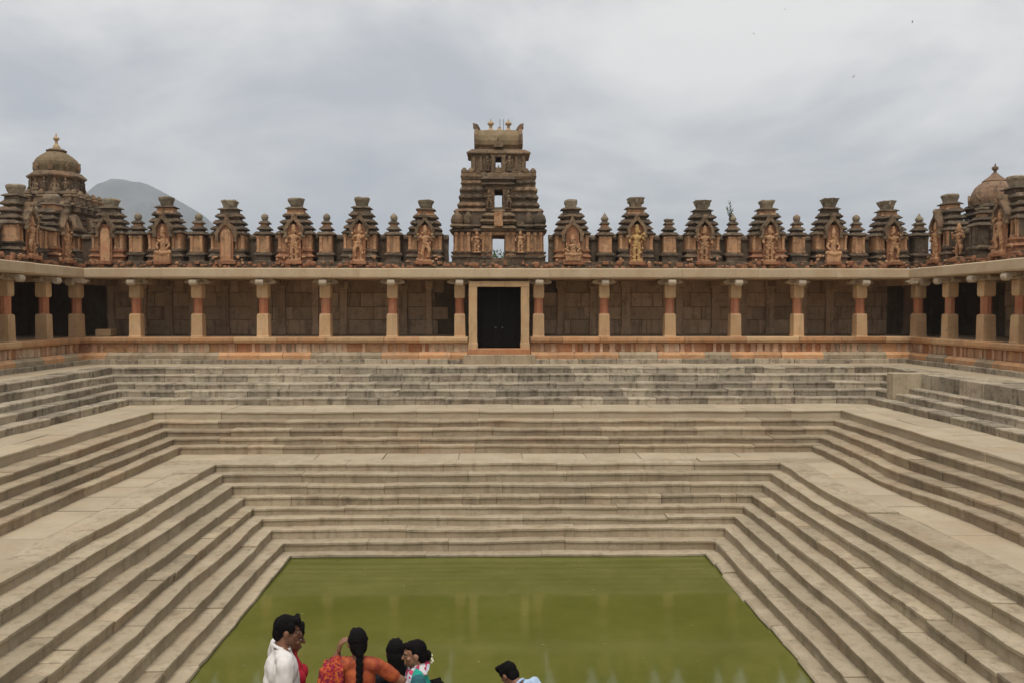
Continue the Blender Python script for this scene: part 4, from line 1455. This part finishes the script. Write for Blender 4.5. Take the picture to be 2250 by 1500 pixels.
def sapling(loc):
    rng = random.Random(4)
    o = tag(empty('sapling', loc), 'spindly sapling sprouting from a small parapet turret', 'plant')
    t, l = MB(), MB()
    for (x, h) in ((0, .62), (-.1, .4), (.08, .34)):
        t.cap((0, 0, 0), (x, 0, h), .012, .006, 6)
        for k in range(9):
            z = h * (0.3 + 0.7 * k / 8)
            leaf_cloud(l, (x * z / h, 0, z), (.05, .05, .04), 3, .04, rng)
    t.build('stem', 'bark', o)
    l.build('leaves', 'leaf', o)


sapling((8.55, 30.15, 3.30))


def bird(loc, rz, bank, label):
    o = tag(empty('bird', loc, rz), label, 'bird', 'birds flying over the temple')
    MB().ell((0, 0, 0), (0.09, 0.26, 0.08), 10).build('body', 'bird_feather', o)
    for s in (-1, 1):
        w = MB().loft([[(s * .05, .10, .03), (s * .05, -.10, .03), (s * .05, -.10, .05), (s * .05, .10, .05)],
                       [(s * .40, .14, .17), (s * .40, -.04, .17), (s * .40, -.04, .18), (s * .40, .14, .18)],
                       [(s * .75, .02, .10), (s * .75, -.04, .10), (s * .75, -.04, .105), (s * .75, .02, .105)]])
        w.build('wing', 'bird_feather', o)
    MB().prism([(-.03, 0), (.03, 0), (0, .02)], -.42, -.2).build('tail', 'bird_feather', o)
    o.rotation_euler = (R(10), bank, rz)
    o.scale = (0.55, 0.55, 0.55)


for (px, py, Y, rz, lab) in ((2001, 52, 150, 60, 'small dark bird highest in the sky at the right'),
                             (1873, 171, 170, 110, 'small dark bird in the sky above the right parapet'),
                             (1652, 80, 185, 20, 'small dark bird in the sky, right of the gate tower'),
                             (1720, 27, 190, 200, 'small dark bird near the top edge of the picture')):
    bird(((px - 1089) / 1816 * Y, Y, (680 - py) / 1816 * Y), R(rz), R(25), lab)

# ------------------------------------------------------------------ people


def hand(mb, wrist, direction, palm_n, side, curl=0.35, s=1.0):
    """palm and five fingers; direction = where the fingers point, palm_n = palm normal"""
    d = Vector(direction).normalized()
    n = Vector(palm_n)
    n = (n - d * n.dot(d)).normalized()
    x = d.cross(n).normalized() * side
    w = Vector(wrist)
    rot = Matrix((x, d, n)).transposed()
    mb.ell(w + d * 0.05 * s, (0.042 * s, 0.055 * s, 0.018 * s), 12, rot)
    for k, (ox, ln) in enumerate(((-0.030, 0.062), (-0.011, 0.075), (0.009, 0.080), (0.028, 0.072))):
        p0 = w + d * 0.088 * s + x * ox * s
        a = curl
        d1 = d * math.cos(a) + n * math.sin(a)
        p1 = p0 + d1 * ln * 0.5 * s
        d2 = d * math.cos(a * 2.3) + n * math.sin(a * 2.3)
        p2 = p1 + d2 * ln * 0.5 * s
        mb.cap(p0, p1, 0.0095 * s, 0.009 * s, 8)
        mb.cap(p1, p2, 0.009 * s, 0.0075 * s, 8)
    t0 = w + d * 0.03 * s + x * 0.034 * s
    t1 = t0 + (d * 0.6 + x * 0.75 + n * 0.3).normalized() * 0.035 * s
    t2 = t1 + (d * 0.9 + x * 0.25 + n * 0.45).normalized() * 0.03 * s
    mb.cap(t0, t1, 0.013 * s, 0.011 * s, 8)
    mb.cap(t1, t2, 0.011 * s, 0.009 * s, 8)


def cloth_fold(me, amp, fx=9.0, fz=2.0, seed=0.0):
    nrm = [v.normal.copy() for v in me.vertices]
    for v, n in zip(me.vertices, nrm):
        q = Vector((v.co.x * fx, v.co.y * fx, v.co.z * fz + seed))
        v.co += n * (noise.noise(q) * amp + noise.noise(q * 2.3) * amp * 0.5)


def person(label, loc, heading, H=1.65, sex='m', skin='skin', head=(0, 0, 0), arms=None, lean=0.0,
           top='white_cotton', bottom='dark_trousers', style='shirt', hair='short', extras=()):
    """local frame: +y is where the person faces, z up, feet at 0, built at 1.70 m and scaled"""
    o = tag(empty('person', loc, heading), label, 'person', 'people standing on the near steps')
    k = H / 1.70
    o.scale = (k, k, k)
    sw = 0.185 if sex == 'm' else 0.165
    L = Matrix.Rotation(-lean, 4, 'X')          # bend forward about the hips
    piv = Vector((0, 0, 0.92))

    def T(p):
        return piv + (L @ (Vector(p) - piv))
    b = MB()
    # legs and feet
    for s in (-1, 1):
        b.cap((s * .09, 0, .88), (s * .10, .015, .49), .085, .058)
        b.cap((s * .10, .015, .49), (s * .10, -.02, .09), .056, .036)
        b.ell((s * .105, .05, .035), (.042, .115, .035), 12)
    b.ell((0, 0, .93), (.155, .11, .11))
    b.cap(T((0, 0, .95)), T((0, .01, 1.15)), .125, .12)
    b.ell(T((0, .0, 1.27)), (.155 if sex == 'm' else .14, .105, .17), 14, L.to_3x3())
    for s in (-1, 1):
        b.cap(T((0, -.005, 1.43)), T((s * sw, -.01, 1.40)), .055, .055)
    if sex == 'f':
        for s in (-1, 1):
            b.ell(T((s * .07, .09, 1.27)), (.06, .05, .06))
    arms = arms or {}
    segs = {}
    for s in (-1, 1):
        sh = T((s * sw, -.01, 1.395))
        el, wr, hd, pn, curl = arms.get(s, ((s * (sw + .05), -.03, 1.12), (s * (sw + .045), .05, .87), (0, .15, -1), (-s, 0, 0), .35))
        el, wr = T(el), T(wr)
        segs[s] = (sh, el, wr)
        b.cap(sh, el, .052 if sex == 'm' else .046, .04)
        b.cap(el, wr, .041, .027)
        hand(b, wr, hd, pn, -s, curl)
    # head
    HR = (Matrix.Rotation(head[0], 4, 'Z') @ Matrix.Rotation(-head[1], 4, 'X') @ Matrix.Rotation(head[2], 4, 'Y'))
    hc = T((0, .02, 1.585)) + (HR @ Vector((0, .0, 0))) + Vector((0, head[1] * .05, 0))

    def hp(p):
        return hc + (HR @ Vector(p))
    r3 = HR.to_3x3()
    b.cap(hp((0, -.02, -.06)), T((0, -.01, 1.42)), .054 if sex == 'm' else .047, .06)
    b.ell(hp((0, -.012, .025)), (.074, .094, .088), 16, r3)
    b.ell(hp((0, .03, -.035)), (.057, .060, .075), 14, r3)
    b.ell(hp((0, .062, -.092)), (.026, .022, .020), 10, r3)
    b.cap(hp((0, .086, .012)), hp((0, .108, -.022)), .009, .0145, 8)
    b.ell(hp((0, .076, .026)), (.05, .014, .012), 10, r3)
    b.ell(hp((0, .087, -.060)), (.023, .010, .008), 10, r3)
    b.ell(hp((0, .085, -.072)), (.020, .010, .008), 10, r3)
    for s in (-1, 1):
        b.ell(hp((s * .075, -.008, -.008)), (.011, .022, .032), 10, r3)
        b.ell(hp((s * .043, .055, -.018)), (.02, .025, .018), 10, r3)
    me = remeshed(b, 'body', 0.0068, 3)
    link('body', me, skin, o, True)
    # eyes, brows, lips
    for s in (-1, 1):
        MB().ell(hp((s * .031, .078, .006)), (.0125, .009, .007), 10, r3).build('eye', 'eye_white', o, smooth=True)
        MB().ell(hp((s * .031, .0855, .006)), (.006, .004, .006), 8, r3).build('iris', 'eye_dark', o, smooth=True)
        MB().cap(hp((s * .014, .092, .024)), hp((s * .050, .076, .026)), .0045, .003, 6).build('eyebrow', 'hair_black', o, smooth=True)
    MB().ell(hp((0, .0955, -.066)), (.020, .004, .008), 10, r3).build('lips', 'lip', o, smooth=True)
    # hair
    h = MB()
    h.ell(hp((0, -.026, .033)), (.080, .092, .086), 18, r3)
    h.ell(hp((0, .010, .080)), (.062, .072, .034), 14, r3)
    if hair == 'short':
        h.ell(hp((0, -.062, -.02)), (.069, .05, .075), 14, r3)
        for s in (-1, 1):
            h.ell(hp((s * .066, .012, .035)), (.018, .042, .045), 10, r3)
        for q in range(7):
            h.cap(hp((-.055 + .018 * q, .055, .10)), hp((-.05 + .018 * q + .01, .093 - abs(q - 3) * .006, .062 - (q % 2) * .008)), .022, .009, 8)
    else:
        h.ell(hp((0, -.058, -.02)), (.074, .055, .08), 14, r3)
        for s in (-1, 1):
            h.cap(hp((s * .02, .066, .090)), hp((s * .064, -.03, .03)), .02, .024, 8)
    hm = remeshed(h, 'hair', 0.006, 3)
    cloth_fold(hm, 0.0045, 32, 9)
    ho = link('hair', hm, 'hair_black', o, True)
    if hair == 'braid':
        br = MB()
        p = hp((0, -.10, -.07))
        e = T((0.02, -.15, .82))
        n = 26
        for q in range(n):
            a = p.lerp(e, q / n)
            a = a + Vector((0.004 * (1 if q % 2 else -1), 0.0 - .035 * math.sin(q / n * 3.1), 0))
            br.ell(a, (.032 - .012 * q / n, .026 - .008 * q / n, .034), 10)
        br.cap(hp((0, -.07, -.02)), p, .06, .034)
        bm_ = remeshed(br, 'braid', 0.006, 2)
        link('braid', bm_, 'hair_black', ho, True)
    elif hair == 'long':
        br = MB()
        br.cap(hp((0, -.06, -.02)), T((0, -.12, 1.30)), .075, .06)
        br.cap(T((0, -.12, 1.30)), T((0, -.13, 1.12)), .06, .025)
        bm_ = remeshed(br, 'long_hair', 0.008, 2)
        cloth_fold(bm_, 0.008, 50, 3)
        link('long_hair', bm_, 'hair_black', ho, True)
    elif hair == 'bun':
        br = MB()
        br.ell(hp((0, -.115, -.045)), (.045, .035, .05), 12, r3)
        link('hair_bun', remeshed(br, 'hair_bun', 0.006, 2), 'hair_black', ho, True)
    # clothes: upper garment
    c = MB()
    w = .172 if sex == 'm' else .152
    c.ell(T((0, 0, 1.27)), (w, .122, .185), 16, L.to_3x3())
    c.cap(T((0, 0, 1.0)), T((0, .005, 1.2)), .148 if sex == 'm' else .132, .14)
    for s in (-1, 1):
        c.cap(T((0, -.008, 1.425)), T((s * sw, -.01, 1.395)), .066, .066)
        sh, el, wr = segs[s]
        if style == 'shirt':
            c.cap(sh, el, .068, .058)
            c.cap(el, el.lerp(wr, .85), .058, .044)
        else:
            c.cap(sh, sh.lerp(el, .72), .060, .055)
    if sex == 'f':
        for s in (-1, 1):
            c.ell(T((s * .07, .1, 1.27)), (.068, .055, .065))
    if style == 'kurta':
        c.cap(T((0, 0, .98)), (0, 0, .60), .16, .20)
    if style == 'shirt':
        c.cap(T((0, 0, 1.0)), T((0, 0, .86)), .155, .16)
    cm = remeshed(c, 'shirt', 0.009, 4)
    cloth_fold(cm, 0.017 if style == 'shirt' else 0.009, 10, 6, loc[0])
    up = link({'shirt': 'shirt', 'sari': 'blouse', 'kurta': 'tunic'}[style], cm, top, o, True)
    if style == 'shirt':
        cl = MB()
        for q in range(20):
            a0, a1 = 2 * math.pi * q / 20, 2 * math.pi * (q + 1) / 20
            cl.cap(T((.066 * math.cos(a0), -.008 + .062 * math.sin(a0), 1.462 - .022 * math.sin(a0))),
                   T((.066 * math.cos(a1), -.008 + .062 * math.sin(a1), 1.462 - .022 * math.sin(a1))), .014, .014, 6)
        link('collar', remeshed(cl, 'collar', 0.006, 2), top, up, True)
    # lower garment
    if style == 'sari':
        rings = []
        for z, rx, ry in ((1.02, .135, .115), (.90, .175, .14), (.6, .19, .165), (.3, .21, .19), (.06, .235, .215)):
            rings.append([((rx + .012 * math.sin(9 * a)) * math.cos(a), (ry + .012 * math.sin(9 * a)) * math.sin(a), z) for a in [2 * math.pi * i / 54 for i in range(54)]])
        MB().loft(rings).build('skirt_drape', bottom, o, smooth=True)
    else:
        t = MB()
        for s in (-1, 1):
            t.cap((s * .09, 0, .9), (s * .10, .015, .49), .102, .078)
            t.cap((s * .10, .015, .49), (s * .10, -.02, .10), .078, .064)
        t.ell((0, 0, .93), (.165, .122, .1))
        link('trousers', remeshed(t, 'trousers', 0.011, 3), bottom, o, True)
    for s in (-1, 1):
        MB().ell((s * .105, .05, .022), (.05, .125, .024), 12).build('shoe', 'shoe_leather', o, smooth=True)
    return o, T, hp, segs


def near_z(Y):
    for i in range(1, NST + 1):
        if Y <= ST[i][4]:
            return ST[i][1]
    return -5.34


# man in the white shirt, seen from behind, facing right and a little away
PY = 6.17
man, T, hp, sg = person('man in a loose white shirt with thick black hair, facing right', (-1.635, PY, near_z(PY)), R(-66), H=1.65, sex='m', skin='skin',
                        head=(R(-8), R(14), 0), top='white_cotton', bottom='dark_trousers', style='shirt', hair='short', lean=R(3))
# companion in red behind him
PY = 6.5
red, T, hp, sg = person('person in red, mostly hidden behind the man in the white shirt', (-1.655, PY, near_z(PY)), R(-85), H=1.68, sex='f', skin='skin',
                        head=(R(0), R(14), 0), top='red_cotton', bottom='red_cotton', style='kurta', hair='short')
# woman in rust sari, back to the camera
PY = 6.17
arms = {-1: ((-.29, .06, 1.24), (-.17, .12, 1.46), (.25, -.1, 1), (1, .2, 0), .5),
        1: ((.36, .02, 1.24), (.24, .16, 1.06), (-.6, .3, -.2), (-1, 0, 0), .4)}
ora, T, hp, sg = person('woman in rust blouse and sari with long black braid, back turned', (-1.045, PY, near_z(PY)), R(6), H=1.545, sex='f', skin='skin',
                        head=(R(12), R(6), 0), arms=arms, top='rust_blouse', bottom='sari_print', style='sari', hair='braid')
# sari end drawn over her left shoulder and upper arm
pl = MB()
rings = []
path = [((.10, .13, 1.00), .05), ((-.02, .15, 1.18), .07), ((-.13, .11, 1.40), .075), ((-.175, .01, 1.472), .085), ((-.20, -.09, 1.42), .10), ((-.215, -.145, 1.25), .115),
        ((-.22, -.15, 1.05), .12), ((-.22, -.15, .80), .12)]
for q, (p, hw) in enumerate(path):
    p = Vector(p)
    ring = []
    for i in range(20):
        a = 2 * math.pi * i / 20
        ring.append(tuple(T(p + Vector((hw * math.cos(a), (.028 + .008 * math.sin(5 * a + q)) * math.sin(a), .01 * math.cos(4 * a))))))
    rings.append(ring)
pm = remeshed(MB().loft(rings), 'sari_end', 0.010, 2)
cloth_fold(pm, 0.010, 24, 4)
link('sari_end', pm, 'sari_print', ora, True)
bl = MB()
for q in range(14):
    a0, a1 = 2 * math.pi * q / 14, 2 * math.pi * (q + 1) / 14
    w = sg[-1][2]
    bl.cap(w + Vector((.034 * math.cos(a0), .034 * math.sin(a0), -.03)), w + Vector((.034 * math.cos(a1), .034 * math.sin(a1), -.03)), .006, .006, 6)
bl.build('bangle', 'finial_stone', ora, smooth=True)
# dark-haired woman beyond
PY = 6.8
dk, T, hp, sg = person('person with long black hair in dark clothes, half hidden behind the teal tunic', (-0.83, PY, near_z(PY)), R(20), H=1.63, sex='f', skin='skin',
                       head=(R(-15), R(8), 0), top='black_cloth', bottom='black_cloth', style='kurta', hair='long')
# woman in teal, profile to the left
PY = 6.5
tl, T, hp, sg = person('woman in teal tunic with patterned shawl, in profile facing left', (-0.625, PY, near_z(PY)), R(92), H=1.53, sex='f', skin='skin_fair',
                       head=(R(10), R(8), 0), top='teal_cotton', bottom='deep_teal_cotton', style='kurta', hair='bun')
sh = MB()
rings = []
for q, (p, hw, th) in enumerate([((-.15, .10, 1.12), .06, .03), ((-.14, .10, 1.30), .07, .035), ((-.12, .02, 1.452), .075, .04), ((-.03, -.075, 1.475), .08, .035), ((.10, -.05, 1.462), .085, .035), ((.155, .04, 1.42), .08, .035), ((.15, .11, 1.25), .07, .03), ((.14, .12, 1.02), .07, .03)]):
    p = Vector(p)
    rings.append([tuple(T(p + Vector((hw * math.cos(a) * .8, th * math.sin(a) * 1.2, hw * math.cos(a) * .6 * (1 if p.x < 0 else -1))))) for a in [2 * math.pi * i / 16 for i in range(16)]])
sm = remeshed(MB().loft(rings), 'shawl', 0.009, 3)
cloth_fold(sm, 0.008, 20, 5)
link('shawl', sm, 'shawl_print', tl, True)
slv = MB()
slv.cap(sg[-1][0] + Vector((0, -.005, 0)), sg[-1][0].lerp(sg[-1][1], .9), .072, .064)
link('sleeve', remeshed(slv, 'sleeve', 0.009, 3), 'deep_teal_cotton', tl, True)
fl = MB()
for q in range(9):
    a = 2 * math.pi * q / 9
    fl.ell(hp((.022 * math.cos(a), -.135 - .006 * (q % 3), -.085 + .03 * math.sin(a))), (.012, .012, .012), 8)
fl.build('jasmine_flowers', 'jasmine', tl, smooth=True)
# person in light blue, head bowed
PY = 7.12
bl_, T, hp, sg = person('person in pale blue shirt with bowed black-haired head', (0.475, PY, near_z(PY)), R(50), H=1.545, sex='m', skin='skin',
                        head=(R(0), R(38), 0), lean=R(45), top='blue_cotton', bottom='dark_trousers', style='shirt', hair='short')
# child whose hair alone reaches the frame
PY = 6.8
ch, T, hp, sg = person('small child whose black hair barely shows at the bottom edge', (-0.475, PY, near_z(PY)), R(30), H=1.28, sex='f', skin='skin',
                       head=(0, R(5), 0), top='plum_cotton', bottom='plum_cotton', style='kurta', hair='short')

# ------------------------------------------------------------------ haze


def haze():
    x0, x1, y0, y1, z0, z1 = -3300, 3300, -3300, 3300, -7.6, 325
    m = MB().box(x0, x1, y0, y1, z0, z1)
    mat = bpy.data.materials.new('haze_air')
    mat.use_nodes = True
    t = mat.node_tree
    t.nodes.clear()
    out = NN(t, 'ShaderNodeOutputMaterial')
    pv = NN(t, 'ShaderNodeVolumePrincipled')
    pv.inputs['Color'].default_value = (0.76, 0.86, 1.0, 1)
    pv.inputs['Density'].default_value = 0.00038
    pv.inputs['Anisotropy'].default_value = 0.2
    t.links.new(pv.outputs[0], out.inputs['Volume'])
    MATS['haze_air'] = mat
    tag(m.build('haze', 'haze_air'), 'pale haze in the air', kind='stuff')


haze()
